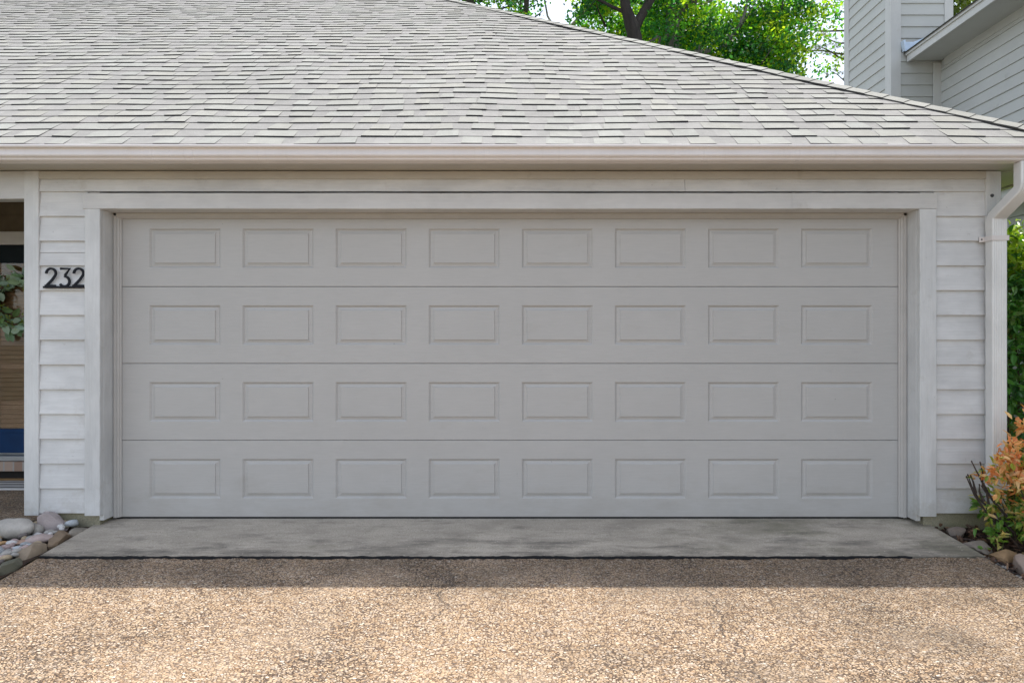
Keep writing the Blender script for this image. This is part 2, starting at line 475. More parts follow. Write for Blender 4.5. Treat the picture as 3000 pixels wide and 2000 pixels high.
def m_brick():
    m = NT('step_brick')
    x = m.n('ShaderNodeTexBrick', Vector=m.scale((5, 1, 1), m.n('ShaderNodeMapping', Vector=m.co, Scale=(1, 0, 0), Location=(0, 1, 0)).outputs[0]), Scale=1.0)
    br = x
    br.inputs['Color1'].default_value = (0.30, 0.20, 0.15, 1); br.inputs['Color2'].default_value = (0.40, 0.30, 0.24, 1)
    br.inputs['Mortar'].default_value = (0.34, 0.33, 0.31, 1)
    br.inputs['Brick Width'].default_value = 0.42; br.inputs['Row Height'].default_value = 2.0; br.inputs['Mortar Size'].default_value = 0.035
    return m.done(br.outputs[0], 0.85)
MAT['brick'] = m_brick()
def m_mat():
    m = NT('striped_mat')
    xyz = m.n('ShaderNodeSeparateXYZ', Vector=m.co)
    wob = m.noise(3.0, 2, 0.5)
    t = m.math('FRACT', m.math('MULTIPLY', m.math('MULTIPLY_ADD', wob, 0.03, xyz.outputs[1]), 11.0))
    c = m.mix(m.maprange(t, 0.42, 0.5, 0, 1), (0.20, 0.195, 0.19), (0.62, 0.61, 0.60))
    return m.done(c, 0.95, m.bump(m.noise(300, 2), 0.4, 0.003))
MAT['doormat'] = m_mat()

# ------------------------------------------------------------------ the ground and paving
def drive_z(y):
    """surface of the sloping driveway (falls away from the garage, then flattens into the street)"""
    if y > 0: return -0.0115
    if y > -9: return -0.0115+0.088*y
    return -0.0115-0.792
XE = 2.838       # half width of apron and drive

def make_ground():
    b = MB()
    ys = [-320, -80, -30, -15]+[-12+0.5*i for i in range(25)]+[0.3, 2, 6, 12, 30, 80, 320]
    xs = [-320, -80, -20, -8, -2.95, 2.95, 8, 20, 80, 320]
    vs = [(x, y, (drive_z(y) if -9 < y else drive_z(-9))-0.16) for y in ys for x in xs]
    n = len(xs)
    fs = [(j*n+i, j*n+i+1, (j+1)*n+i+1, (j+1)*n+i) for j in range(len(ys)-1) for i in range(n-1)]
    b.idx(vs, fs)
    tag(b.build('ground', MAT['ground']), kind='structure')
make_ground()

def make_slab():
    rnd = random.Random(3)
    b = MB()
    n = 300
    top_f, top_b, low_f = [], [], []
    for i in range(n+1):
        x = -XE+2*XE*i/n
        e = -0.602+0.010*mnoise.noise(Vector((x*3, 1, 0)))+0.005*mnoise.noise(Vector((x*19, 4, 0)))+rnd.uniform(-0.003, 0.003)
        if x > 2.05: e += 0.004*rnd.uniform(0, 1)
        top_f.append((x, e, drive_z(e)-0.001+0.0035*mnoise.noise(Vector((x*9, 8, 0)))+rnd.uniform(-0.002, 0.001)))
        low_f.append((x, e+0.003, drive_z(e)-0.10))
    ysl = [-0.57, -0.40, -0.2, -0.10, 0.0, 0.06]
    rows = [low_f, top_f]+[[(-XE+2*XE*i/n, y, drive_z(y)) for i in range(n+1)] for y in ysl]
    vs = [p for r in rows for p in r]
    fs = [(j*(n+1)+i, j*(n+1)+i+1, (j+1)*(n+1)+i+1, (j+1)*(n+1)+i) for j in range(len(rows)-1) for i in range(n)]
    b.idx(vs, fs)
    for k in range(n):            # front edge painted black for the shaded joint gap, stopping short on the right
        if top_f[k][0] < 2.40: b.m[k] = 1
    for sx in (-1, 1):
        pts = [(sx*XE, y, drive_z(y)) for y in [-0.6]+ysl]
        b.face([(p[0], p[1], p[2]) for p in pts]+[(sx*XE, 0.06, -0.2), (sx*XE, -0.6, -0.2)])
    tag(b.build('apron_slab', [MAT['slab'], MAT['black']]), kind='structure')
make_slab()

def make_drive():
    rnd = random.Random(5)
    b = MB()
    n = 300
    y0 = -0.6205
    ys = [y0, -0.66]+[-0.9-0.3*i for i in range(28)]+[-10, -14, -40]
    rows = [[(-XE+2*XE*i/n, y0+0.002, drive_z(y0)-0.12) for i in range(n+1)]]
    for k, y in enumerate(ys):
        r = []
        for i in range(n+1):
            x = -XE+2*XE*i/n
            yy = y
            if k == 0: yy = y+0.012*mnoise.noise(Vector((x*4, 7, 0)))+0.006*mnoise.noise(Vector((x*17, 7, 0)))+rnd.uniform(-0.004, 0.004)
            r.append((x, yy, drive_z(yy)-(0.0105-0.0080*min(1, max(0, (x-2.0)/0.45)) if k == 0 else 0.0105)+(0.004*mnoise.noise(Vector((x*7, 2, 0)))+rnd.uniform(-0.002, 0.002) if k == 0 else 0)+(0.004*mnoise.noise(Vector((x*1.2, yy*1.5, 0))) if k > 1 else 0)))
        rows.append(r)
    vs = [p for r in rows for p in r]
    fs = [(j*(n+1)+i, (j+1)*(n+1)+i, (j+1)*(n+1)+i+1, j*(n+1)+i+1)[::-1] for j in range(len(rows)-1) for i in range(n)]
    b.idx(vs, fs)
    for sx in (-1, 1):
        for a, c in zip(ys[:-1], ys[1:]):
            b.face([(sx*XE, a, drive_z(a)-0.01), (sx*XE, c, drive_z(c)-0.01), (sx*XE, c, drive_z(c)-0.2), (sx*XE, a, drive_z(a)-0.2)])
    tag(b.build('driveway', MAT['drive'], smooth=False), kind='structure')
make_drive()

def make_bounce_court():  # unseen paving added behind the camera to bounce sun onto the door
    b = MB()
    zc = drive_z(-9.0)-0.03
    b.face([(-16, -40, zc), (16, -40, zc), (16, -6.6, zc+0.2), (-16, -6.6, zc+0.2)])
    b.face([(-60, -52, zc-0.02), (60, -52, zc-0.02), (60, -40, zc-0.02), (-60, -40, zc-0.02)])
    tag(b.build('bounce_court', MAT['drive']), kind='structure')
make_bounce_court()

def make_bed(name, x0, x1, y0, y1, zf, mat, amp=0.012, n=28):
    b = MB()
    vs = []
    for j in range(n+1):
        for i in range(n+1):
            x = x0+(x1-x0)*i/n; y = y0+(y1-y0)*j/n
            vs.append((x, y, zf(x, y)+amp*mnoise.noise(Vector((x*7, y*7, 3)))))
    fs = [(j*(n+1)+i, j*(n+1)+i+1, (j+1)*(n+1)+i+1, (j+1)*(n+1)+i) for j in range(n) for i in range(n)]
    b.idx(vs, fs)
    return tag(b.build(name, mat, smooth=True), kind='structure')
def left_bed_z(x, y): return -0.035+0.085*min(0, y+0.2)
def right_bed_z(x, y): return -0.052+0.17*max(-1.2, min(0.0, y+0.08))+0.05*max(0.0, x-3.05)
make_bed('pebble_bed', -3.95, -2.842, -1.7, -0.095, left_bed_z, MAT['soil'])
make_bed('mulch_bed', 2.842, 4.9, -1.9, 3.0, right_bed_z, MAT['soil'], 0.02)
pb = MB()
pb.box(-8.0, -3.215, -0.10, 1.60, -0.30, 0.0)
pb.box(-8.0, -3.96, -0.60, -0.105, -0.30, -0.002)
tag(pb.build('porch_floor', MAT['drive']), kind='structure')

# ------------------------------------------------------------------ the garage house
house = thing('garage_house', 'pale grey lap-sided house with wide panelled garage door and shingled hip roof', 'house', (0, 0, 0))
YW = -0.125          # sheathing plane of the front wall
XL, XR = -3.184, 3.19
OPL, OPR, OPT = -2.762, 2.735, 2.110      # garage opening

def lap(b, x0, x1, k0, k1, z_of, y=YW, e=0.1666, jit=None):
    """bevelled lap boards k0..k1-1 between x0 and x1"""
    for k in range(k0, k1):
        z0 = z_of(k); z1 = z0+e+0.012
        j = (jit.uniform(-0.0015, 0.0015) if jit else 0)
        b.prism([(y+0.003, z0), (y-0.021+j, z0), (y-0.0215+j, z0+0.003), (y-0.004, z1), (y+0.003, z1)], 'x', x0, x1)

def build_walls():
    zf = lambda k: 0.0666+0.1666*k
    rj = random.Random(11)
    b = MB()
    # left of the opening: one board has split along its length (board 10)
    lap(b, XL+0.001, -2.868, 0, 10, zf, jit=rj)
    z0 = zf(10)
    b.prism([(YW+0.003, z0), (YW-0.021, z0), (YW-0.0215, z0+0.003), (YW-0.013, z0+0.086), (YW+0.003, z0+0.084)], 'x', XL+0.001, -2.868)
    b.prism([(YW+0.003, z0+0.087), (YW-0.0150, z0+0.0885), (YW-0.0155, z0+0.091), (YW-0.004, z0+0.1786), (YW+0.003, z0+0.1786)], 'x', XL+0.001, -2.868)
    lap(b, XL+0.001, -2.868, 11, 13, zf, jit=rj)
    lap(b, 2.849, XR-0.001, 0, 13, zf, jit=rj)
    # board over the opening in two lengths with a joint, then the frieze board
    z0 = zf(13)
    b.prism([(YW+0.003, z0), (YW-0.021, z0), (YW-0.0215, z0+0.003), (YW-0.008, z0+0.10), (YW+0.003, z0+0.10)], 'x', XL+0.001, 1.165)
    b.prism([(YW+0.003, z0), (YW-0.020, z0), (YW-0.0205, z0+0.003), (YW-0.008, z0+0.10), (YW+0.003, z0+0.10)], 'x', 1.1675, XR-0.001)
    fz = MB(); fz.bbox(XL+0.001, XR-0.001, YW-0.027, YW+0.003, z0+0.082, 2.366, 0.002)
    fz.build('frieze_board', MAT['soffit'], house)  # soffit paint here; its brown partly stands for warm under-eave bounce
    # sheathing behind, side walls, back
    b.box(XL-0.06, OPL-0.03, YW+0.003, 0.02, 0.06, 2.372)
    b.box(OPR+0.03, XR+0.06, YW+0.003, 0.02, 0.06, 2.372)
    b.box(OPL-0.03, OPR+0.03, YW+0.003, 0.02, 2.145, 2.216)
    b.box(OPL-0.03, OPR+0.03, YW+0.003, 0.02, 2.252, 2.372)
    b.box(XL-0.06, XL+0.02, 0.02, 9.0, 0.06, 2.372)
    b.box(XR-0.02, XR+0.095, 0.02, 9.0, 0.06, 2.372)
    for k in range(0, 14):   # right hand side wall, lap boards
        z0 = zf(k); x = XR+0.095
        b.prism([(x-0.003, z0), (x+0.021, z0), (x+0.004, z0+0.175), (x-0.003, z0+0.175)], 'y', -0.12, 9.0)
    b.box(-9.0, XR+0.06, 9.0, 9.1, 0.06, 2.372)
    b.build('wall', MAT['siding'], house)
    # near-black sheet standing for interior darkness behind the door
    c = MB()
    c.box(OPL-0.2, OPR+0.2, 0.7, 0.75, 0, 2.36)
    c.build('interior_darkness_sheet', MAT['dark'], house)
build_walls()

for sx0, sx1, yy in ((-3.282, XL, 1.60), (XR, 3.290, 0.10)):
    b = MB()
    b.bbox(sx0, sx1, -0.152, -0.10, 0.052 if sx0 < 0 else 0.058, 2.368, 0.003)
    b.build('corner_board', MAT['trim'], house)

def rough_board(x0, x1, y0, y1, z0, z1, axis='z', amp=0.0016, seed=0, n=46):
    """long board whose arrises are slightly uneven"""
    b = MB()
    rnd = random.Random(seed)
    vs = []
    for i in range(n+1):
        t = i/n
        def j(k): return amp*(mnoise.noise(Vector((t*14+k*9.1, seed*3.3, k)))+0.5*rnd.uniform(-1, 1))
        bev = 0.003
        if axis == 'z':
            z = z0+(z1-z0)*t
            ring = [(x0+j(0), y0+bev, z), (x0+bev+j(1), y0, z), (x1-bev+j(2), y0, z), (x1+j(3), y0+bev, z), (x1, y1, z), (x0, y1, z)]
        else:
            x = x0+(x1-x0)*t
            ring = [(x, y0+bev, z0+j(0)), (x, y0, z0+bev+j(1)), (x, y0, z1-bev+j(2)), (x, y0+bev, z1+j(3)), (x, y1, z1), (x, y1, z0)]
        vs += ring
    m = 6
    fs = [(i*m+k, i*m+(k+1) % m, (i+1)*m+(k+1) % m, (i+1)*m+k) for i in range(n) for k in range(m)]
    fs += [tuple(range(m-1, -1, -1)), tuple(range(n*m, n*m+m))]
    b.idx(vs, fs)
    return b

# casing round the opening, jambs, stops
CT = 2.2162
rough_board(-2.866, OPL, -0.166, -0.128, 0.055, OPT-0.001, 'z', seed=1).build('door_casing', MAT['trim'], house)
rough_board(OPR, 2.846, -0.166, -0.128, 0.050, OPT-0.001, 'z', seed=2).build('door_casing', MAT['trim'], house)
hb = rough_board(-2.874, 1.876, -0.167, -0.128, OPT, CT, 'x', seed=4)
hb2 = rough_board(1.8775, 2.848, -0.166, -0.128, OPT+0.001, CT+0.001, 'x', seed=5)
hb.idx(hb2.v, hb2.f)
hb.build('door_casing', MAT['trimx'], house)
b = rough_board(OPL-0.03, OPL+0.001, -0.127, 0.0, 0.014, OPT, 'z', 0.001, 6); b.build('door_jamb', MAT['trim'], house)
b = rough_board(OPR-0.001, OPR+0.03, -0.127, 0.0, 0.010, OPT, 'z', 0.001, 7); b.build('door_jamb', MAT['trim'], house)
b = MB(); b.box(OPL-0.03, OPR+0.03, -0.127, 0.0, OPT+0.001, OPT+0.034); b.build('door_jamb', MAT['trimx'], house)

def stop(sx):
    b = MB()
    x = OPL+0.0065 if sx > 0 else OPR-0.0065
    p = [(0, -0.034), (0.018, -0.034), (0.020, -0.031), (0.021, -0.024), (0.030, -0.020), (0.0335, -0.012), (0.040, -0.009), (0.041, -0.003), (0, -0.003)]
    b.prism([(x+sx*u, v) for u, v in p], 'z', 0.004, OPT-0.001)
    b.build('weatherstrip', MAT['strip'], house, autos=25)
stop(1); stop(-1)
b = MB()
b.prism([(-0.034, OPT), (-0.034, OPT-0.018), (-0.030, OPT-0.021), (-0.020, OPT-0.030), (-0.010, OPT-0.036), (-0.003, OPT-0.036), (-0.003, OPT)], 'x', OPL+0.003, OPR-0.003)
b.build('weatherstrip', MAT['strip'], house, autos=25)

# the sectional door
gd = MB()
gd.box(OPL+0.006, OPR-0.006, 0.050, 0.060, 0.0, 2.135)
garage_door = gd.build('garage_door', MAT['doorp'], house)
SH = 0.5345
PC = [-2.279+0.6488*i for i in range(8)]
def door_section(z0, z1):
    b = MB()
    x0, x1 = OPL+0.006, OPR-0.006
    g = 0.0013
    zc = (z0+z1)/2
    r0 = 0.0035   # rounded meeting edges
    za, zb = z0+g+r0, z1-g-r0
    hw, hh = 0.2497, 0.1385
    # rounded edges top and bottom
    for zz, s in ((za, -1), (zb, 1)):
        prev = (0.0, zz)
        for a in (30, 60, 90):
            cur = (r0*(1-math.cos(R(a))), zz+s*r0*math.sin(R(a)))
            q = [(x0, prev[0], prev[1]), (x1, prev[0], prev[1]), (x1, cur[0], cur[1]), (x0, cur[0], cur[1])]
            b.face(q if s > 0 else q[::-1]); prev = cur
        q = [(x0, prev[0], prev[1]), (x1, prev[0], prev[1]), (x1, 0.049, prev[1]), (x0, 0.049, prev[1])]
        b.face(q if s > 0 else q[::-1])
    for xx in (x0, x1):
        b.face([(xx, 0, za), (xx, 0, zb), (xx, 0.049, zb), (xx, 0.049, za)])
    def Q(xa, xb, z_a, z_b, y=0.0): b.face([(xa, y, z_a), (xb, y, z_a), (xb, y, z_b), (xa, y, z_b)])
    xs = x0
    for c in PC:
        Q(xs, c-hw, za, zb)
        Q(c-hw, c+hw, za, zc-hh); Q(c-hw, c+hw, zc+hh, zb)
        # nested rings: inset distance, depth (into the door is +y)
        rings = [(0.0, 0.0), (0.0025, 0.0006), (0.0145, 0.0108), (0.0170, 0.0112), (0.0370, 0.0066), (0.0395, 0.0012), (0.0420, 0.0002)]
        for (i0, d0), (i1, d1) in zip(rings[:-1], rings[1:]):
            def cr(i, d): return [(c-hw+i, d, zc-hh+i*0.9), (c+hw-i, d, zc-hh+i*0.9), (c+hw-i, d, zc+hh-i*0.9), (c-hw+i, d, zc+hh-i*0.9)]
            A, B = cr(i0, d0), cr(i1, d1)
            for k in range(4): b.face([A[k], A[(k+1) % 4], B[(k+1) % 4], B[k]])
        b.face(cr(*rings[-1]))
        xs = c+hw
    Q(xs, x1, za, zb)
    b.build('door_section', MAT['doorp'], garage_door)
for k in range(4):
    door_section(k*SH, (k+1)*SH)
b = MB()
b.prism([(0.004, -0.0005), (0.030, -0.0005), (0.034, -0.010), (0.030, -0.0135), (0.008, -0.0135), (0.003, -0.010)], 'x', OPL+0.006, OPR-0.006)
b.build('bottom_seal', MAT['black'], garage_door)

# foundation under the walls
for bx in ((XL-0.03, -2.795, YW+0.010, 0.02), (2.790, XR+0.085, YW+0.010, 0.02), (XR-0.02, XR+0.083, 0.022, 9.0)):
    b = MB(); b.box(*bx, -0.30, 0.062)
    b.build('foundation', MAT['found'], house)

# ---- eaves: soffit, fascia, gutter
YE, ZE = -0.400, 2.466          # lower shingle edge
PITCH = 0.746
XC = 3.73                       # eave corner
ZS = 2.370
b = MB()
b.box(-9.0, 3.66, -0.318, -0.205, ZS, ZS+0.012)
b.box(-9.0, 3.66, -0.203, YW+0.0, ZS+0.003, ZS+0.012)
b.box(XR+0.03, 3.66, -0.122, 9.4, ZS, ZS+0.012)
b.build('soffit', MAT['soffit'], house)
b = MB()
b.box(-9.0, 3.70, -0.345, -0.320, ZS-0.010, 2.445)
b.box(3.662, 3.70, -0.318, 9.4, ZS-0.012, 2.43)
b.build('fascia', MAT['soffit'], house)
gp = [(-0.440, 2.454), (-0.446, 2.455), (-0.449, 2.450), (-0.449, 2.441), (-0.446, 2.437), (-0.436, 2.436), (-0.430, 2.433), (-0.427, 2.427), (-0.4275, 2.420),
      (-0.431, 2.410), (-0.4345, 2.399), (-0.434, 2.391), (-0.429, 2.384), (-0.420, 2.380), (-0.4165, 2.377), (-0.4165, 2.371), (-0.413, 2.366), (-0.404, 2.362),
      (-0.348, 2.360), (-0.348, 2.448), (-0.353, 2.448), (-0.353, 2.366), (-0.402, 2.368), (-0.421, 2.388), (-0.424, 2.430), (-0.440, 2.444)]
b = MB(); b.prism(gp, 'x', -9.0, 3.72)
for gx in (-2.05, 1.02):   # slip joints where two lengths meet
    b.prism([(p[0]-0.0016 if p[0] < -0.40 else p[0], p[1]-(0.0014 if p[1] < 2.40 else 0)) for p in gp], 'x', gx, gx+0.045)
b.build('gutter', MAT['gutter'], house, autos=38)

# ---- downspout: outlet, two elbows, straight pipe with ribs
def ribbed(w, d, n=5):
    """rounded rectangular section with shallow corrugations, centred"""
    p = []
    r = 0.012
    def arc(cx, cy, a0):
        for a in (0, 30, 60, 90):
            t = R(a0+a); p.append((cx+r*math.cos(t), cy+r*math.sin(t)))
    arc(w/2-r, d/2-r, 0)
    k = 14
    for i in range(1, k): p.append((w/2-r-(w-2*r)*i/k, d/2-(0.0026 if i % 2 else 0)))
    arc(-w/2+r, d/2-r, 90)
    for i in range(1, 8): p.append((-w/2+(0.0026 if i % 2 else 0), d/2-r-(d-2*r)*i/8))
    arc(-w/2+r, -d/2+r, 180)
    for i in range(1, k): p.append((-w/2+r+(w-2*r)*i/k, -d/2+(0.0026 if i % 2 else 0)))
    arc(w/2-r, -d/2+r, 270)
    for i in range(1, 8): p.append((w/2-(0.0026 if i % 2 else 0), -d/2+r+(d-2*r)*i/8))
    return p
def sweep(b, prof, stations):
    """stations: (centre, axis_u, axis_v, scale)"""
    n = len(prof); vs = []
    for c, u, v, s in stations:
        c, u, v = Vector(c), Vector(u), Vector(v)
        for (a, d) in prof: vs.append(c+u*a*s+v*d*s)
    fs = []
    for i in range(len(stations)-1):
        for j in range(n): fs.append((i*n+j, i*n+(j+1) % n, (i+1)*n+(j+1) % n, (i+1)*n+j))
    fs += [tuple(range(n-1, -1, -1)), tuple(range((len(stations)-1)*n, len(stations)*n))]
    b.idx(vs, fs)
b = MB()
DX = 3.222
prof = ribbed(0.100, 0.072)
ux = (1, 0, 0); vy = (0, 1, 0)
k45 = (0, 0.80, 0.60)
sweep(b, prof, [((DX+0.036, -0.385, 2.358), ux, vy, 1.0), ((DX+0.036, -0.385, 2.215), ux, vy, 1.0)])
sweep(b, prof, [((DX+0.036, -0.385, 2.222), ux, vy, 0.97), ((DX+0.035, -0.383, 2.205), ux, (0, 0.97, 0.22), 0.98), ((DX+0.033, -0.375, 2.187), ux, k45, 0.99),
                ((DX, -0.215, 2.060), ux, k45, 0.99), ((DX, -0.199, 2.040), ux, (0, 0.97, 0.22), 0.99), ((DX, -0.196, 2.012), ux, vy, 0.97)])
sweep(b, prof, [((DX, -0.196, 2.040), ux, vy, 1.03), ((DX, -0.196, 1.96), ux, vy, 1.03)])
sweep(b, prof, [((DX, -0.196, 1.97), ux, vy, 1.0), ((DX, -0.196, 0.24), ux, vy, 1.0)])
sweep(b, prof, [((DX, -0.196, 0.25), ux, vy, 0.97), ((DX-0.004, -0.20, 0.16), ux, (0, 0.99, 0.1), 0.96), ((DX-0.006, -0.235, 0.075), ux, (0, 0.85, 0.5), 0.95)])
spout = b.build('downspout', MAT['spout'], house, autos=50)
for z, tilt in ((1.905, 0.0), (0.262, -0.010)):
    b = MB()
    b.bbox(DX-0.054, DX+0.054, -0.2365, -0.2325, z-0.017, z+0.017, 0.0015)
    b.bbox(DX-0.0565, DX-0.0525, -0.236, -0.157, z-0.017+tilt, z+0.017+tilt, 0.0015)
    b.bbox(DX+0.0525, DX+0.0565, -0.236, -0.157, z-0.017, z+0.017, 0.0015)
    b.bbox(DX-0.083, DX-0.050, -0.1600, -0.1535, z-0.018+tilt, z+0.018+tilt, 0.0015)
    b.build('strap', MAT['gutter'], spout)
    c = MB(); c.tube([(DX-0.070, -0.1640, z+tilt), (DX-0.070, -0.159, z+tilt)], [0.0045, 0.0055], 10)
    c.build('screw', MAT['screw'], spout)
b = MB(); b.tube([(3.228, -0.158, 2.202), (3.228, -0.150, 2.202)], [0.010, 0.013], 12); b.tube([(3.230, -0.161, 2.199), (3.230, -0.156, 2.199)], [0.005, 0.006], 10)
b.build('screw_head', MAT['screw'], house)

# ---- the shingled roof
sl = math.hypot(1, PITCH)
CS, SN = 1/sl, PITCH/sl
EXP = 0.1415
RIDGE_T = 6.0
def wave(u, v):
    return 0.010*mnoise.noise(Vector((u*0.75, v*0.9, 2)))+0.0065*mnoise.noise(Vector((u*2.4, v*1.6, 5)))+0.014*math.exp(-((u+0.35)/0.28)**2)*(1 if v > 0.8 else v/0.8)*0.55
def rp(u, v, h, f='front'):
    h = h+wave(u, v)
    if f == 'front':
        return (u, YE+v*CS-h*SN, ZE+v*SN+h*CS)
    # right slope: u runs along +y from the eave corner
    return (XC-v*CS+h*SN, YE+u, ZE+v*SN+h*CS)
def courses(b, face, u_lo, u_hi_of, vmax, rnd, tabs=True):
    n = int(vmax/EXP)
    for i in range(n):
        v0 = i*EXP; v1 = v0+EXP+0.018
        sag = rnd.uniform(-0.0035, 0.0035)
        lim0 = u_hi_of(v0); lim1 = u_hi_of(min(v1, vmax))
        lo = u_lo(v0); lo1 = u_lo(min(v1, vmax))
        u = lo-rnd.uniform(0, 0.3)
        tb = 0.0052
        seg = 0.28
        while u < lim0:
            un = min(u+seg*rnd.uniform(0.75, 1.2), lim0)
            ua = max(u, lo)
            if un > ua:
                a = rnd.uniform(0.83, 0.95)
                jl = [sag+0.002*mnoise.noise(Vector((q*3, i*1.7, 1))) for q in (ua, un)]
                p0, p1 = rp(ua, v0+jl[0], tb, face), rp(un, v0+jl[1], tb, face)
                q1, q0 = rp(max(lo1, min(un, max(lim1, ua))), v1, 0.0004, face), rp(max(lo1, min(ua, lim1)), v1, 0.0004, face)
                col = (a*1.01, a*0.99, a*1.03)
                b.face([p0, p1, q1, q0], col)
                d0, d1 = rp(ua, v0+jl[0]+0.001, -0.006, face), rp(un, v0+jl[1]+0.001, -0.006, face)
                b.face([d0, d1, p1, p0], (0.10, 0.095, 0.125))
            u = un
        if not tabs: continue
        u = lo-rnd.uniform(0, 0.4)
        while u < lim0:
            w = rnd.choice((0.12, 0.15, 0.18, 0.22, 0.26))*rnd.uniform(0.9, 1.1)
            g = rnd.choice((0.08, 0.12, 0.15, 0.19, 0.004))*rnd.uniform(0.9, 1.15)
            ua, ub = max(u, lo), min(u+w, lim0)
            if ub-ua > 0.02:
                ta, tb_ = ua+rnd.uniform(0.0, 0.018), ub-rnd.uniform(0.0, 0.018)
                ta, tb_ = max(lo1, min(ta, lim1)), max(lo1, min(tb_, lim1))
                a = rnd.uniform(0.93, 1.06); wm = rnd.uniform(-0.015, 0.015)
                col = (a+wm, a, a-wm)
                hb = 0.0092+rnd.uniform(-0.0015, 0.002)
                jl = [sag+0.002*mnoise.noise(Vector((q*3, i*1.7, 1))) for q in (ua, ub)]
                A, B = rp(ua, v0+jl[0]-0.002, hb, face), rp(ub, v0+jl[1]-0.002, hb, face)
                C, D = rp(tb_, v1-0.018, 0.0012, face), rp(ta, v1-0.018, 0.0012, face)
                A2, B2 = rp(ua, v0+jl[0]-0.002, 0.003, face), rp(ub, v0+jl[1]-0.002, 0.003, face)
                C2, D2 = rp(tb_, v1-0.018, -0.001, face), rp(ta, v1-0.018, -0.001, face)
                b.face([A, B, C, D], col)
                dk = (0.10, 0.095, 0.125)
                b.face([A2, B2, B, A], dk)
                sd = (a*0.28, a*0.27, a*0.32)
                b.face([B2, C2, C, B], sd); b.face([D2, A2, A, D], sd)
            u += w+g
def build_roof():
    b = MB()
    vmax = RIDGE_T*sl
    courses(b, 'front', lambda v: -9.0, lambda v: XC-v*CS-0.02, vmax, random.Random(21))
    courses(b, 'right', lambda v: v*CS+0.02, lambda v: 10.0, vmax, random.Random(22))
    # under-deck sheets and back slope keep the roof closed
    rx = XC-RIDGE_T; ry = YE+RIDGE_T; rz = ZE+RIDGE_T*PITCH
    b.face([(-9, YE+0.02, ZE-0.03), (XC-0.04, YE+0.02, ZE-0.03), (rx, ry, rz-0.03), (-9, ry, rz-0.03)])
    b.face([(XC-0.04, YE+0.02, ZE-0.03), (XC-0.04, ry*2-YE, ZE-0.03), (rx, ry, rz-0.03)])
    b.face([(-9, ry, rz-0.02), (rx, ry, rz-0.02), (XC, ry*2-YE, ZE-0.02), (-9, ry*2-YE, ZE-0.02)])
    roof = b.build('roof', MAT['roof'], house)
    # hip caps: overlapping bent pieces
    c = MB(); rnd = random.Random(31)
    d = Vector((-1, 1, PITCH)); L = d.length; d.normalize()
    base = Vector((XC+0.01, YE-0.01, ZE+0.004))
    nf = Vector((0, -SN, CS)); nr = Vector((SN, 0, CS))
    # in-plane directions away from the hip, square to it
    df = (d.cross(nf)); df = df if df.y < 0 or df.x < 0 else -df
    df = -df if df.x > 0 else df
    dr = nr.cross(d); dr = dr if dr.y > 0 else -dr
    step = 0.150
    n = int(RIDGE_T*L/step)
    up = (nf+nr).normalized()
    for i in range(n):
        s0 = i*step; s1 = s0+step+0.03
        w = 0.122*rnd.uniform(0.97, 1.03)
        jj = rnd.uniform(-0.005, 0.005)
        a = rnd.uniform(0.93, 1.08); col = (a, a, a*0.99)
        def ring(s, lift, ww):
            p = base+d*(s+jj)
            wv = 0.004*mnoise.noise(Vector((s*3, 3, 3)))
            droop = 0.004*mnoise.noise(Vector((s*2.1, 9, 1)))
            lf = df*ww; rf = dr*ww
            h = lift+0.0055+wv
            return [p+lf+nf*(h+droop), p+lf*0.5+nf*h, p+lf*0.10+nf*h, p+rf*0.10+nr*h, p+rf*0.5+nr*h, p+rf+nr*h]
        r0, r1 = ring(s0, 0.006, w), ring(s1, 0.000, w*0.97)
        u0 = ring(s0, 0.0005, w); u1 = ring(s1, -0.006, w*0.97)
        for k in range(5):
            c.face([r0[k], r0[k+1], r1[k+1], r1[k]], col)
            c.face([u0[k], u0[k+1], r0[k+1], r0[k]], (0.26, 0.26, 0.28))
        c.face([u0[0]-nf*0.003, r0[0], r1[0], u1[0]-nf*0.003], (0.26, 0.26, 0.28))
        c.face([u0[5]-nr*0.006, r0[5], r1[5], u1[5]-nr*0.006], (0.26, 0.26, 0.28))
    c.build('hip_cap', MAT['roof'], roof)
build_roof()

# ---- entry on the left: beam, porch ceiling, wall round the door, the door itself
b = rough_board(-5.6, -3.2835, -0.146, -0.05, 2.181, 2.368, 'x', 0.0012, 15)
b.build('entry_beam', MAT['trimx'], house)
b = MB(); b.box(-5.6, -3.246, -0.048, 1.19, 2.50, 2.52); b.build('porch_ceiling', MAT['soffit'], house)
b = MB()
YD = 1.20
for k in range(3): # siding over the entry door
    z = 2.195+k*0.15
    b.prism([(YD+0.01, z), (YD-0.02, z), (YD-0.004, z+0.16), (YD+0.01, z+0.16)], 'x', -5.6, -3.246)
b.build('transom_board', plain('brown_boards', (0.12, 0.095, 0.06), 0.7, 0.2, 6), house)
b = MB()
b.box(-5.6, -3.246, YD+0.01, YD+0.08, 0.0, 2.5)
b.box(-3.245, -3.205, -0.098, YD+0.08, 0.05, 2.368)
b.box(-5.70, -5.602, -0.14, YD+0.08, 0.0, 2.5)
b.box(-9.0, -5.702, -0.14, -0.05, 0.0, 2.368)
b.build('entry_wall', MAT['siding'], house)
b = MB(); b.bbox(-5.15, -3.60, YD-0.045, YD+0.008, 2.075, 2.190, 0.004); b.box(-5.15, -5.03, YD-0.04, YD+0.008, 0.23, 2.074); b.box(-3.72, -3.60, YD-0.04, YD+0.008, 0.23, 2.074)
b.build('door_frame', MAT['trimx'], house)
b = MB()   # front door: stiles and rails round a tall light
FD0, FD1 = -5.028, -3.722
b.bbox(FD0, FD1, YD-0.03, YD+0.006, 0.238, 0.450, 0.003)
b.bbox(FD0, FD1, YD-0.038, YD-0.030, 0.418, 0.450, 0.003)
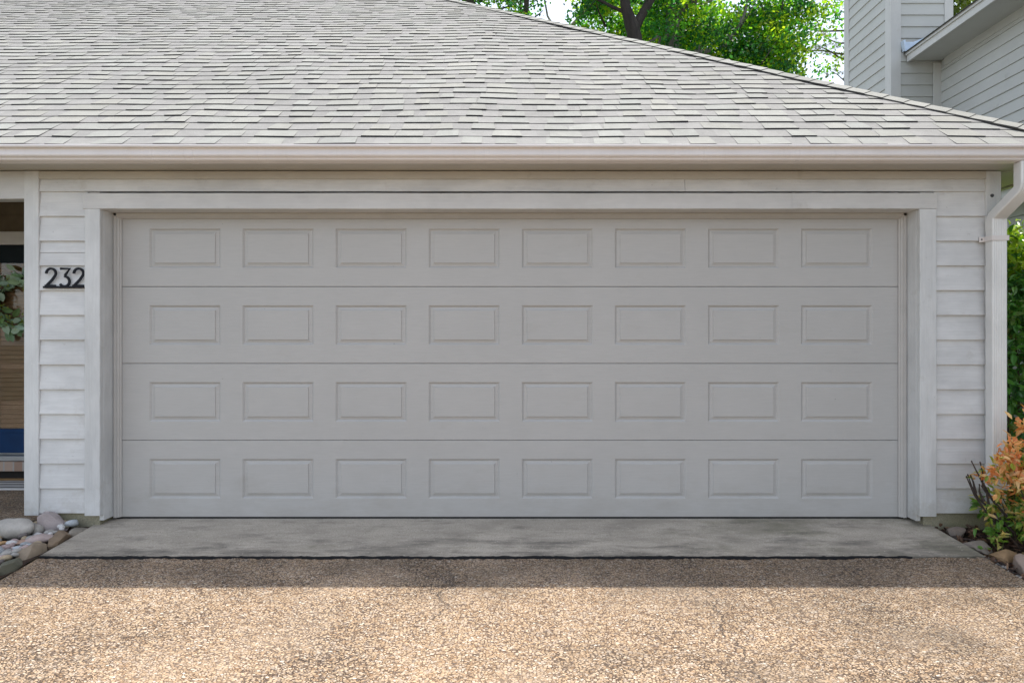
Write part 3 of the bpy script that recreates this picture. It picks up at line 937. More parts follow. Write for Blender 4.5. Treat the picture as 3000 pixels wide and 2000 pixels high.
b.bbox(FD0, FD0+0.12, YD-0.03, YD+0.006, 0.4505, 1.9145, 0.003)
b.bbox(FD1-0.12, FD1, YD-0.03, YD+0.006, 0.4505, 1.9145, 0.003)
fd = b.build('front_door', MAT['navy'], house)
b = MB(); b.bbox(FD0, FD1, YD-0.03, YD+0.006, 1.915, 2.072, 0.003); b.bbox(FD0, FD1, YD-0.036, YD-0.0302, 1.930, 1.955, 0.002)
b.build('top_rail', plain('shaded_navy_rail', (0.004, 0.010, 0.014), 0.6, 0.2, 6, Specular__IOR__Level=0.2), fd)  # same navy as the door, with deep shade painted into its colour
b = MB()
z = 0.456
while z < 1.91:
    b.prism([(YD-0.002, z), (YD-0.010, z+0.004), (YD-0.004, z+0.0365), (YD+0.003, z+0.0345)], 'x', FD0+0.121, FD1-0.121)
    z += 0.0403
b.box(FD0+0.121, FD1-0.121, YD+0.0032, YD+0.0058, 0.451, 1.914)
b.build('blind', MAT['blind'], fd)
b = MB(); b.box(FD0+0.121, FD1-0.121, YD-0.021, YD-0.016, 0.451, 1.914); b.build('window_pane', MAT['glass'], fd)
b = MB(); b.tube([(FD0+0.06, YD-0.03, 1.20), (FD0+0.06, YD-0.085, 1.20)], [0.026, 0.026], 12); b.tube([(FD0+0.06, YD-0.083, 1.20), (FD0+0.17, YD-0.083, 1.20)], [0.010, 0.008], 10)
b.build('handle', MAT['screw'], fd)
b = MB(); b.bbox(-5.15, -3.60, YD-0.10, YD+0.0, 0.180, 0.222, 0.004); b.build('threshold', MAT['alu'], house)
b = MB(); b.box(-5.25, -3.50, YD-0.13, YD+0.009, 0.098, 0.178); b.build('brick_step', MAT['brick'], house)
b = MB(); b.box(-5.25, -3.50, YD-0.05, YD+0.009, 0.0, 0.097); b.build('step_riser', MAT['dark'], house)
b = MB(); b.bbox(-5.25, -3.50, YD-0.075, YD-0.052, 0.0, 0.022, 0.003); b.build('kickboard', MAT['brass'], house)

# ------------------------------------------------------------------ small things on the house front
def house_number():
    """three numerals with a common bar at their foot, cut from flat metal"""
    root = thing('house_number', 'black metal house number 232 on the siding left of the garage door', 'house number', (-3.02, -0.148, 1.452))
    S = 1.0/(3.267*436.0)
    def W(px, py): return (-1500/436.0+px*S, CAMZ+(1000-480)/436.0-py*S)
    def stroke(pts, w=0.0150):
        b = MB()
        P = [Vector(W(*p)) for p in pts]
        L, Rr = [], []
        for i, p in enumerate(P):
            d = (P[min(i+1, len(P)-1)]-P[max(i-1, 0)]).normalized()
            n = Vector((-d.y, d.x))
            L.append(p+n*w/2); Rr.append(p-n*w/2)
        y0, y1 = -0.160, -0.152
        for i in range(len(P)-1):
            a, c, e, f = L[i], L[i+1], Rr[i+1], Rr[i]
            b.face([(f.x, y0, f.y), (e.x, y0, e.y), (c.x, y0, c.y), (a.x, y0, a.y)])
            b.face([(a.x, y0, a.y), (c.x, y0, c.y), (c.x, y1, c.y), (a.x, y1, a.y)])
            b.face([(e.x, y0, e.y), (f.x, y0, f.y), (f.x, y1, f.y), (e.x, y1, e.y)])
        for q0, q1 in ((L[0], Rr[0]), (Rr[-1], L[-1])):
            b.face([(q0.x, y0, q0.y), (q1.x, y0, q1.y), (q1.x, y1, q1.y), (q0.x, y1, q0.y)])
        return b
    def arc(cx, cy, r, a0, a1, n=16):
        return [(cx+r*math.cos(R(a0+(a1-a0)*i/n)), cy-r*math.sin(R(a0+(a1-a0)*i/n))) for i in range(n+1)]
    two = lambda ox: arc(490+ox, 1047, 45, 185, -35)+[(500+ox, 1110), (432+ox, 1180)]
    three = [(578, 1003), (668, 1003), (622, 1068)]
    bowl = [(618, 1072)]+arc(618, 1125, 48, 80, -150, 18)
    groups = [('digit', [two(0)]), ('digit', [three, bowl]), ('digit', [two(264)])]
    for nm, ss in groups:
        b = MB()
        for s in ss:
            k = stroke(s); b.idx(k.v, k.f)
        b.build(nm, MAT['number'], root)
    b = MB()
    for x0, x1, ya, yb in ((414, 810, 1170, 1190), (430, 536, 1156, 1170.0), (694, 804, 1156, 1170.0)):
        (ax, az), (bx, bz) = W(x0, yb), W(x1, ya)
        b.box(ax, bx, -0.1595, -0.1525, az, bz)
    b.build('foot_bar', MAT['number'], root)
house_number()

def leaf_quad(b, c, d, n, L, w, tint, fold=0.25, curl=0.15, m=0):
    """pointed leaf folded along its midrib: base c, direction d, normal n"""
    d = d.normalized(); s = d.cross(n).normalized(); n = s.cross(d).normalized()
    p0 = c; p1 = c+d*L*0.35-n*0; p2 = c+d*L*0.7-n*L*curl*0.5; p3 = c+d*L-n*L*curl
    up = n*w*fold
    l1 = p1+s*w*0.5+up; l2 = p2+s*w*0.42+up; r1 = p1-s*w*0.5+up; r2 = p2-s*w*0.42+up
    k = len(b.v)
    b.v.extend([tuple(x) for x in (p0, p1, p2, p3, l1, l2, r1, r2)])
    for f in ((0, 1, 4), (1, 2, 5, 4), (2, 3, 5), (0, 6, 1), (1, 6, 7, 2), (2, 7, 3)):
        b.f.append(tuple(i+k for i in f)); b.t.append(tint); b.m.append(m)

def rvec(r): 
    while True:
        v = Vector((r.uniform(-1, 1), r.uniform(-1, 1), r.uniform(-1, 1)))
        if 0.01 < v.length < 1: return v.normalized()

def wreath():
    r = random.Random(41)
    c0 = Vector((-4.335, YD-0.075, 1.560))
    root = thing('wreath', 'round eucalyptus wreath hanging on the front door blind', 'wreath', tuple(c0))
    b = MB()
    pts = [c0+Vector((0.19*math.cos(t), 0, 0.19*math.sin(t))) for t in [2*math.pi*i/28 for i in range(29)]]
    b.tube(pts, [0.011]*29, 6, (0.09, 0.055, 0.03)); b.build('hoop', MAT['tinted'], root)
    b = MB()
    for i in range(210):
        t = r.uniform(0, 2*math.pi)
        rad = r.gauss(0.195, 0.035)
        p = c0+Vector((rad*math.cos(t), r.uniform(-0.045, 0.02), rad*math.sin(t)))
        d = (Vector((-math.sin(t), 0, math.cos(t)))+rvec(r)*0.9+Vector((math.cos(t), 0, math.sin(t)))*r.uniform(-0.2, 0.7)).normalized()
        n = (Vector((0, -1, 0))+rvec(r)*0.7).normalized()
        g = r.uniform(0.9, 1.8)
        col = r.choice(((0.17, 0.25, 0.15), (0.22, 0.30, 0.21), (0.12, 0.21, 0.10), (0.19, 0.28, 0.22), (0.10, 0.17, 0.06)))
        leaf_quad(b, p, d, n, r.uniform(0.06, 0.115), r.uniform(0.036, 0.058), tuple(x*g for x in col), 0.1, 0.1)
    for i in range(70):
        t = r.uniform(0, 2*math.pi); rad = r.gauss(0.17, 0.03)
        p = c0+Vector((rad*math.cos(t), -0.04, rad*math.sin(t)))
        for k in range(3): leaf_quad(b, p, rvec(r), rvec(r), 0.018, 0.014, (0.20, 0.24, 0.04), 0.3, 0.2)
    b.build('foliage', MAT['euc'], root)
wreath()
b = MB()
b.bbox(-4.75, -3.95, 0.78, 1.085, 0.001, 0.013, 0.004)
tag(b.build('doormat', MAT['doormat'], origin=(-4.35, 0.93, 0.001)), 'grey doormat with pale stripes on the porch floor before the front door', 'doormat')

# ------------------------------------------------------------------ stones
def rock(name, c, size, tint, seed, rot=0.0, flat=0.0, ang=0.0, sub=3, tilt=(0, 0)):
    bm = bmesh.new()
    bmesh.ops.create_icosphere(bm, subdivisions=sub, radius=1.0)
    o = Vector((seed*3.17, seed*1.7, seed*0.9))
    planes = []
    rr = random.Random(seed)
    if ang:
        for k in range(16):
            planes.append((rvec(rr), rr.uniform(0.50, 0.78)))
    for v in bm.verts:
        p = v.co.copy()
        q = p*(1+0.20*mnoise.noise(p*1.1+o)+0.07*mnoise.noise(p*3+o)+0.03*mnoise.noise(p*7+o))
        for n, dd in planes:
            t = q.dot(n)-dd
            if t > 0: q -= n*t*ang
        if flat and q.z > flat: q.z = flat+(q.z-flat)*0.15
        v.co = q
    M = Matrix.Rotation(rot, 4, 'Z') @ Matrix.Rotation(tilt[0], 4, 'X') @ Matrix.Rotation(tilt[1], 4, 'Y') @ Matrix.Diagonal((size[0]/2, size[1]/2, size[2]/2, 1))
    bmesh.ops.transform(bm, matrix=M, verts=bm.verts)
    b = MB(); b.bm(bm, tint)
    o = b.build(name, MAT['rock'], None, smooth=(ang < 0.5), autos=24 if ang >= 0.5 else None)
    o.location = c
    return o

G_E = 'edging stones along the pebble bed'
tag(rock('edging_stone', (-2.897, -0.770, -0.088), (0.125, 0.30, 0.140), (0.13, 0.13, 0.095), 303, R(3), ang=0.95, tilt=(0.05, 0)), 'low mossy grey edging stone nearest the camera by the driveway', 'edging stone', G_E)
tag(rock('edging_stone', (-2.894, -0.560, -0.055), (0.120, 0.270, 0.190), (0.29, 0.23, 0.165), 308, R(-2), ang=1.0, tilt=(-0.08, 0)), 'tall tan edging stone with a flat face beside the slab joint', 'edging stone', G_E)
tag(rock('edging_stone', (-2.892, -0.370, -0.050), (0.110, 0.265, 0.150), (0.22, 0.16, 0.105), 313, R(2), ang=1.0, tilt=(-0.05, 0.1)), 'dark brown edging stone between the tall tan one and the house', 'edging stone', G_E)
tag(rock('edging_stone', (-2.877, -0.205, -0.050), (0.095, 0.20, 0.115), (0.27, 0.24, 0.20), 317, R(-3), ang=1.0, tilt=(-0.1, 0)), 'greyish edging stone against the house foundation', 'edging stone', G_E)
tag(rock('boulder', (-3.215, -0.325, 0.014), (0.225, 0.15, 0.145), (0.44, 0.415, 0.375), 2, 0.1), 'big smooth pale grey boulder on the pebbles by the porch', 'boulder')
tag(rock('boulder', (-3.075, -0.205, 0.012), (0.255, 0.16, 0.165), (0.40, 0.345, 0.335), 9, 0.3, ang=0.9), 'creased pinkish grey boulder leaning by the white corner board', 'boulder')
tag(rock('cobble', (-3.105, -0.265, -0.012), (0.078, 0.06, 0.080), (0.36, 0.335, 0.30), 12, 0.0), 'round taupe cobble in front of the pinkish boulder', 'cobble')
tag(rock('cobble', (-3.185, -0.475, -0.035), (0.125, 0.05, 0.035), (0.42, 0.255, 0.12), 23, 0.12, ang=0.8, tilt=(0, -0.1)), 'long orange-tan flat stone below the pale boulder', 'cobble')
tag(rock('cobble', (-3.065, -0.445, -0.033), (0.12, 0.06, 0.040), (0.36, 0.235, 0.175), 27, 0.25, ang=0.8, tilt=(0, -0.2)), 'reddish brown wedge-shaped stone beside the orange-tan one', 'cobble')
tag(rock('cobble', (-2.972, -0.425, -0.020), (0.15, 0.09, 0.060), (0.43, 0.345, 0.32), 31, 0.6), 'long pink cobble behind the tall tan edging stone', 'cobble')
tag(rock('cobble', (-2.990, -0.200, -0.005), (0.11, 0.06, 0.035), (0.34, 0.31, 0.24), 35, 0.1, ang=0.8), 'flat grey-brown stone against the foundation wall', 'cobble')

def pebbles():
    r = random.Random(51)
    kinds = [('white', (0.62, 0.61, 0.60)), ('blue-grey', (0.40, 0.43, 0.45)), ('pink', (0.46, 0.35, 0.33)), ('grey', (0.36, 0.345, 0.32)), ('tan', (0.44, 0.35, 0.23)), ('dark', (0.15, 0.13, 0.12))]
    protos = {}
    placed = [(-3.215, -0.325, 0.10), (-3.075, -0.205, 0.09), (-3.105, -0.265, 0.035), (-3.185, -0.475, 0.05), (-3.065, -0.445, 0.05), (-2.972, -0.425, 0.055), (-2.99, -0.2, 0.045)]
    cnt = 0; tries = 0
    while cnt < 290 and tries < 20000:
        tries += 1
        x = r.uniform(-3.62, -2.93); y = r.uniform(-1.05, -0.14)
        if x < -3.36 and r.random() < 0.6: continue
        s = r.choice((0.040, 0.048, 0.056, 0.066, 0.076, 0.090))*r.uniform(0.9, 1.1)
        if tries > 3000: s = min(s, 0.044)
        if tries > 8000: s = min(s, 0.030)
        if any((x-a)**2+(y-c)**2 < (0.30*s+0.60*q)**2 for a, c, q in placed): continue
        placed.append((x, y, s*0.5))
        ki = r.choices(range(6), (3, 4, 4, 5, 3, 1))[0]
        nm, col = kinds[ki]
        var = r.randrange(4)
        key = (ki, var)
        if key not in protos:
            g = 0.88+0.08*var
            o = rock('pebble', (0, 0, 0), (1.0, 0.72, 0.55), tuple(q*g for q in col), 60+ki*7+var, sub=2)
            protos[key] = o
        else:
            o = protos[key].copy(); COL.objects.link(o)
        o.scale = (s, s, s)
        o.rotation_euler = (r.uniform(-0.35, 0.35), r.uniform(-0.35, 0.35), r.uniform(0, 6.28))
        o.location = (x, y, left_bed_z(x, y)+s*0.24+r.uniform(0.0, 0.016)+0.25*max(0, x+3.02))
        big = 'small' if s < 0.05 else 'larger'
        tag(o, f'{big} {nm} rounded pebble in the bed left of the driveway', 'pebble', f'{big} {nm} pebbles in the bed')
        cnt += 1
pebbles()

# right-hand bed
tag(rock('border_rock', (2.945, -0.205, -0.055), (0.165, 0.12, 0.14), (0.215, 0.175, 0.145), 71, 0.3, ang=1.0, tilt=(0.2, 0.3)), 'angular brown rock leaning on the foundation beside the apron', 'rock', 'rocks edging the mulch bed')
tag(rock('border_rock', (2.945, -0.395, -0.085), (0.17, 0.16, 0.135), (0.255, 0.215, 0.18), 74, 0.9, ang=1.0), 'blocky grey-brown rock second from the foundation', 'rock', 'rocks edging the mulch bed')
tag(rock('border_rock', (3.035, -0.505, -0.105), (0.25, 0.18, 0.13), (0.33, 0.21, 0.11), 77, 0.5, ang=0.8), 'long orange-tan rock in the middle of the mulch edge', 'rock', 'rocks edging the mulch bed')
tag(rock('border_rock', (3.035, -0.660, -0.118), (0.15, 0.15, 0.16), (0.33, 0.255, 0.205), 79, 0.2, ang=0.9), 'upright pinkish tan rock nearest the camera in the mulch edge', 'rock', 'rocks edging the mulch bed')
tag(rock('border_rock', (3.150, -0.560, -0.090), (0.14, 0.11, 0.10), (0.25, 0.18, 0.08), 83, 0.2, ang=0.7), 'mossy brown rock half hidden under the orange shrub', 'rock', 'rocks edging the mulch bed')
def mulch():
    r = random.Random(91)
    b = MB()
    for i in range(2600):
        x = r.uniform(2.86, 3.9); y = r.uniform(-1.5, 0.2) if r.random() < 0.3 else r.uniform(-0.9, -0.11)
        if x > XR and y > -0.2: x = r.uniform(3.32, 4.2)
        z = right_bed_z(x, y)+r.uniform(0.0, 0.022)
        g = r.uniform(0.5, 1.3)
        col = r.choice(((0.11, 0.055, 0.032), (0.07, 0.035, 0.022), (0.17, 0.09, 0.05), (0.05, 0.03, 0.024), (0.22, 0.14, 0.085)))
        d = (rvec(r)*Vector((1, 1, 0.35))).normalized() if False else Vector((r.uniform(-1, 1), r.uniform(-1, 1), r.uniform(-0.3, 0.45))).normalized()
        leaf_quad(b, Vector((x, y, z)), d, (Vector((0, 0, 1))+rvec(r)*0.8).normalized(), r.uniform(0.025, 0.065), r.uniform(0.008, 0.022), tuple(q*g for q in col), r.uniform(0, 0.5), r.uniform(-0.3, 0.4))
    for i in range(240):   # white and grey gravel bits by the drive edge
        y = r.uniform(-1.5, -0.5); x = r.uniform(2.845, 2.96); z = right_bed_z(x, y)+0.012
        s = r.uniform(0.006, 0.014); g = r.choice((0.06, 0.12, 0.3, 0.5))
        b.tube([(x-s, y, z), (x, y, z+s*0.4), (x+s, y, z)], [s*0.4, s*0.75, s*0.3], 5, (g, g*0.93, g*0.85))
    tag(b.build('mulch', MAT['tinted']), kind='stuff')
mulch()

# ------------------------------------------------------------------ plants
def hedge():
    r = random.Random(101)
    root = thing('hedge_shrub', 'tall dark green leafy shrub behind the downspout', 'shrub', (3.95, 0.75, -0.1))
    b = MB()
    st = []
    for i in range(26):
        x, y = r.uniform(3.6, 4.6), r.uniform(0.1, 2.0)
        p = [Vector((x, y, -0.1))]
        for k in range(5): p.append(p[-1]+Vector((r.uniform(-0.10, 0.10), r.uniform(-0.1, 0.1), 0.40)))
        b.tube(p, [0.014, 0.012, 0.010, 0.008, 0.006, 0.004], 6, (0.10, 0.07, 0.045))
    b.build('stems', MAT['bark'], root)
    b = MB()
    for i in range(8200):
        u = r.random()
        x = 3.50+abs(r.gauss(0, 0.40)) if u < 0.55 else r.uniform(3.5, 4.75)
        y = 0.02+abs(r.gauss(0, 0.5)) if u > 0.3 else r.uniform(0.0, 2.3)
        top = 2.06+0.16*mnoise.noise(Vector((x*2.5, y*2.5, 0)))+0.25*min(1, max(0, (x-3.6)))
        z = top-abs(r.gauss(0, 0.7)) if r.random() < 0.62 else r.uniform(0.0, top)
        if z < -0.05: continue
        bul = 0.10*mnoise.noise(Vector((z*3.1, y*2.3, 1)))+0.06*mnoise.noise(Vector((z*6.1, y*5, 4)))
        if x < 3.75: x += bul
        if y < 0.3: y += 0.10*mnoise.noise(Vector((x*4, z*3, 2)))
        if z > 1.5: x += (z-1.5)*0.20; y += (z-1.5)*0.25
        out = Vector((x-4.1, y-1.0, (z-1.2)*0.5)).normalized()
        d = (out*0.8+rvec(r)*0.9+Vector((0, 0, 0.25))).normalized()
        n = (Vector((0, -0.25, 1))+out*0.4+rvec(r)*0.55).normalized()
        g = r.uniform(0.85, 1.6)
        sunlit_top = z > top-0.35 and r.random() < 0.7  # sunlit yellow-green of the hedge top painted into the leaf colour
        col = (0.26, 0.36, 0.03) if sunlit_top else r.choice(((0.055, 0.16, 0.030), (0.075, 0.20, 0.032), (0.10, 0.23, 0.036), (0.045, 0.13, 0.036)))
        if not sunlit_top and r.random() < 0.05: col = (0.17, 0.18, 0.05)
        leaf_quad(b, Vector((x, y, z)), d, n, r.uniform(0.06, 0.10), r.uniform(0.026, 0.040), tuple(q*g for q in col), 0.22, r.uniform(0.05, 0.4))
    # one spray reaching past the downspout
    for k in range(9):
        c = Vector((3.40-0.012*k, -0.25+0.008*k, 1.46+0.03*math.sin(k*2)-0.012*k))
        leaf_quad(b, c, Vector((-0.9+0.2*k*0.5, -0.35, 0.25*math.sin(k*1.9))), Vector((0.1, -0.5, 1)), 0.075, 0.030, (0.08, 0.14, 0.03), 0.2, 0.2)
    b.build('foliage', MAT['hedge'], root)
hedge()

def nandina():
    r = random.Random(113)
    root = thing('orange_shrub', 'low shrub with orange and green leaves at the foot of the downspout', 'shrub', (3.25, -0.46, -0.11))
    b = MB(); f = MB()
    tips = []
    for i in range(46):
        a = r.uniform(0, 6.28); rad = 0.04+0.30*math.sqrt(r.random())
        base = Vector((3.34+0.12*math.cos(a), -0.42+0.10*math.sin(a), -0.12))
        h = r.uniform(0.10, 0.74)*(1-0.35*(rad/0.35))
        tip = Vector((3.37+rad*math.cos(a)*1.1, -0.42+rad*math.sin(a)*0.95, -0.06+h))
        mid = (base+tip)/2+Vector((0, 0, 0.05))+rvec(r)*0.03
        b.tube([base, mid, tip], [0.0050, 0.0035, 0.0020], 6, (0.085, 0.055, 0.04))
        tips.append((tip, mid, h))
    # bare dead stems leaning left in front of the wall
    dead = [[(3.16, -0.42, 0.02), (3.06, -0.40, 0.13), (2.96, -0.385, 0.23), (2.925, -0.38, 0.30), (2.90, -0.38, 0.37)],
            [(3.14, -0.41, 0.10), (3.04, -0.40, 0.22), (2.99, -0.39, 0.32), (2.955, -0.385, 0.39), (2.925, -0.38, 0.455)],
            [(3.02, -0.40, 0.17), (3.01, -0.395, 0.26), (2.985, -0.39, 0.30), (2.99, -0.385, 0.39), (2.975, -0.385, 0.45)],
            [(3.10, -0.41, 0.03), (3.01, -0.40, 0.13), (2.93, -0.395, 0.25), (2.885, -0.39, 0.36)],
            [(2.99, -0.395, 0.21), (2.965, -0.39, 0.27), (2.967, -0.39, 0.31)], [(2.945, -0.387, 0.26), (2.93, -0.385, 0.33), (2.915, -0.385, 0.365)]]
    for p in dead:
        n = len(p)
        b.tube(p, [0.0085-0.0055*i/(n-1) for i in range(n)], 6, (0.06, 0.045, 0.038), wob=0.12)
        b.tube([p[-1], tuple(Vector(p[-1])+Vector((-0.003, 0, 0.010)))], [0.0055, 0.003], 6, (0.06, 0.045, 0.038))
    b.build('stems', MAT['bark'], root)
    def spray(c, axis, n, h):
        for k in range(n):
            t = k/max(1, n-1)
            p = c+axis*(0.11*t)
            d = (axis*0.5+rvec(r)*0.9+Vector((0, -0.15, 0.05))).normalized()
            nn = (Vector((0, -0.45, 1))+rvec(r)*0.6).normalized()
            g = r.uniform(0.9, 1.4)
            hi = (p.z-0.20)/0.36+r.uniform(-0.6, 0.6)
            if hi > 0.45: col = r.choice(((0.62, 0.25, 0.10), (0.62, 0.34, 0.15), (0.64, 0.42, 0.20), (0.52, 0.19, 0.07)))
            elif hi > 0.05: col = r.choice(((0.52, 0.38, 0.13), (0.40, 0.36, 0.09), (0.26, 0.33, 0.05), (0.58, 0.40, 0.19)))
            else: col = r.choice(((0.10, 0.21, 0.03), (0.18, 0.27, 0.045), (0.07, 0.16, 0.025), (0.36, 0.32, 0.10)))
            leaf_quad(f, p, d, nn, r.uniform(0.034, 0.070), r.uniform(0.015, 0.029), tuple(q*g for q in col), r.uniform(0.08, 0.4), r.uniform(-0.15, 0.6))
    for tip, mid, h in tips:
        for k in range(5):
            ax = (rvec(r)+Vector((0, 0, 0.2))).normalized()
            spray(tip-Vector((0, 0, 0.03*k)), ax, 7, h)
        if h > 0.25:
            for k in range(3): spray(mid+rvec(r)*0.04, rvec(r), 6, h)
    for c in ((2.97, -0.43, 0.40), (3.02, -0.44, 0.41), (3.07, -0.45, 0.44), (3.10, -0.47, 0.36), (3.13, -0.50, 0.40), (3.20, -0.52, 0.44), (3.25, -0.5, 0.72), (3.12, -0.46, 0.57), (3.06, -0.44, 0.53), (3.20, -0.50, 0.66), (3.16, -0.50, 0.50), (3.24, -0.52, 0.55), (3.16, -0.52, 0.28), (3.20, -0.54, 0.20), (3.14, -0.50, 0.16),
              (3.24, -0.54, 0.36), (3.22, -0.54, 0.10), (3.28, -0.56, 0.24), (3.30, -0.55, 0.45), (3.27, -0.52, 0.62), (3.33, -0.55, 0.02)):
        for k in range(4): spray(Vector(c)+rvec(r)*0.045, rvec(r), 8, c[2])
    f.build('foliage', MAT['nand'], root)
nandina()
def seedling():
    r = random.Random(7)
    root = thing('seedling', 'tiny bright green seedling in the mulch beside the tan rocks', 'seedling', (3.075, -0.43, -0.09))
    b = MB(); c = Vector((3.075, -0.43, -0.09))
    b.tube([c, c+Vector((0.004, -0.006, 0.035)), c+Vector((0, -0.012, 0.06))], [0.002, 0.0018, 0.0012], 5, (0.16, 0.2, 0.05)); b.build('stem', MAT['tinted'], root)
    f = MB()
    for a in (-0.2, 1.6, 3.1, 4.4): leaf_quad(f, c+Vector((0, -0.012, 0.058)), Vector((math.cos(a), math.sin(a)*0.6, 0.25)), Vector((0, -0.5, 1)), 0.036, 0.020, (0.22, 0.38, 0.04), 0.15, 0.2)
    f.build('leaves', MAT['nand'], root)
seedling()

# ------------------------------------------------------------------ neighbour's house on the right
nb = thing('neighbour_house', 'grey-green two-storey sided house with a boxed chimney beyond the hip', 'house', (8.0, 2.0, 0))
NX = 6.30; CHX0, CHX1, CHY0, CHY1 = 5.58, 6.445, 4.84, 6.09
def lapx(b, x, y0, y1, z0, z1, e, phase=0.0, t=0.020):
    """lap boards on a wall facing -x"""
    k = 0
    z = z0+phase
    while z < z1:
        b.prism([(x+0.004, z), (x-t, z), (x-0.003, min(z+e+0.01, z1)), (x+0.004, min(z+e+0.01, z1))], 'y', y0, y1)
        z += e
b = MB()
lapx(b, NX, -7.0, CHY0-0.002, 0.2, 5.33, 0.1545, 0.03)
b.box(NX+0.005, 14.0, -7.0, 13.0, -0.2, 5.34)
for z in (5.20,):
    b.box(NX-0.026, NX-0.001, -7.0, CHY0-0.11, 5.225, 5.335)
b.build('wall', MAT['nsiding'], nb)
b = MB()
lapx(b, CHX0, CHY0+0.12, CHY1-0.12, 0.0, 9.6, 0.1712, 0.02)
z = 0.02
while z < 9.6:   # front face of the chimney box
    b.prism([(CHY0+0.004, z), (CHY0-0.020, z), (CHY0-0.003, z+0.181), (CHY0+0.004, z+0.181)], 'x', CHX0+0.125, CHX1-0.10)
    z += 0.1712
b.box(CHX0+0.005, CHX1, CHY0+0.005, CHY1, -0.2, 9.7)
chim = b.build('chimney', MAT['nsiding'], nb)
b = MB()
b.bbox(CHX0-0.026, CHX0+0.124, CHY0-0.026, CHY0+0.003, -0.1, 9.65, 0.003)
b.bbox(CHX0-0.026, CHX0+0.003, CHY0+0.0035, CHY0+0.119, -0.1, 9.65, 0.003)
b.build('corner_board', MAT['ntrim'], chim)
b = MB()
b.bbox(CHX1-0.099, CHX1+0.026, CHY0-0.026, CHY0+0.003, 5.34, 9.65, 0.003)
b.bbox(NX-0.13, NX-0.002, CHY0-0.036, CHY0-0.0265, -0.1, 5.30, 0.003)
b.bbox(CHX0-0.026, CHX0+0.003, CHY1-0.119, CHY1+0.02, -0.1, 9.65, 0.003)
b.build('corner_board', MAT['ntrim'], chim)
b = MB(); b.bbox(CHX0-0.12, CHX1+0.12, CHY0-0.12, CHY1+0.12, 9.701, 9.85, 0.01); b.build('chimney_cap', MAT['ntrim'], chim)
NFX = 5.78
b = MB()
b.bbox(NFX, NFX+0.03, -7.3, CHY0-0.040, 5.305, 5.405, 0.003)
b.bbox(NFX-0.022, NFX+0.0, -7.3, CHY0-0.038, 5.400, 5.458, 0.003)
b.build('fascia', MAT['ntrim'], nb)
b = MB(); b.box(NFX+0.031, NX+0.004, -7.3, CHY0-0.038, 5.335, 5.350); b.build('soffit', MAT['nsiding'], nb)
b = MB()
def npr(x): return 5.470+(x-NFX)*0.55
rn = random.Random(5)
for i in range(30):
    x0 = NFX-0.04+i*0.17
    for j in range(14):
        ya = -7.35+j*(CHY0-0.03+7.35)/14; yb_ = ya+(CHY0-0.03+7.35)/14
        a = rn.uniform(0.85, 1.05)
        b.prism([(x0, npr(x0)-0.0), (x0+0.185, npr(x0+0.185)-0.012), (x0+0.185, npr(x0+0.185)-0.03), (x0, npr(x0)-0.018)], 'y', ya, yb_-0.001, (a, a, a) if i else (0.10, 0.11, 0.10))
b.face([(NFX+5.1, -7.35, npr(NFX+5.1)), (NFX+5.1, 13, npr(NFX+5.1)), (14.5, 13, 5.4), (14.5, -7.35, 5.4)])
b.face([(CHX1+0.05, CHY0-0.02, npr(CHX1+0.05)-0.02), (NFX+5.1, CHY0-0.02, npr(NFX+5.1)-0.02), (NFX+5.1, 13, npr(NFX+5.1)-0.02), (CHX1+0.05, 13, npr(CHX1+0.05)-0.02)])
b.build('roof', MAT['roof'], nb)
b = MB()   # bent step flashing where the eave meets the chimney
b.box(NFX-0.055, NFX+0.10, CHY0-0.034, CHY0-0.028, 5.47, 5.605)
b.prism([(NFX+0.10, 5.54), (NFX+0.34, 5.655), (NFX+0.34, 5.70), (NFX+0.10, 5.605)], 'y', CHY0-0.034, CHY0-0.028)
b.prism([(NFX-0.085, 5.600), (NFX-0.055, 5.605), (NFX-0.055, 5.455), (NFX-0.06, 5.455)], 'y', CHY0-0.10, CHY0-0.028)
b.build('flashing', MAT['flash'], nb)
# lower wing seen under the side eave
b = MB()
lapx(b, 5.05, -1.0, 5.5, 0.0, 2.66, 0.1545)
b.box(5.055, NX-0.03, -1.0, 5.5, -0.2, 2.69)
b.build('lower_wall', MAT['nsiding'], nb)
b = MB(); b.bbox(4.80, 4.83, -1.3, 5.6, 2.62, 2.705, 0.003); b.box(4.831, 5.05, -1.3, 5.6, 2.67, 2.69); b.build('lower_fascia', MAT['ntrim'], nb)
b = MB(); b.prism([(4.76, 2.706), (NX-0.03, 3.33), (NX-0.03, 3.37), (4.76, 2.74)], 'y', -1.35, 5.6); b.build('lower_roof', plain('dark_roofing', (0.02, 0.022, 0.02), 0.9, 0.2, 30), nb)

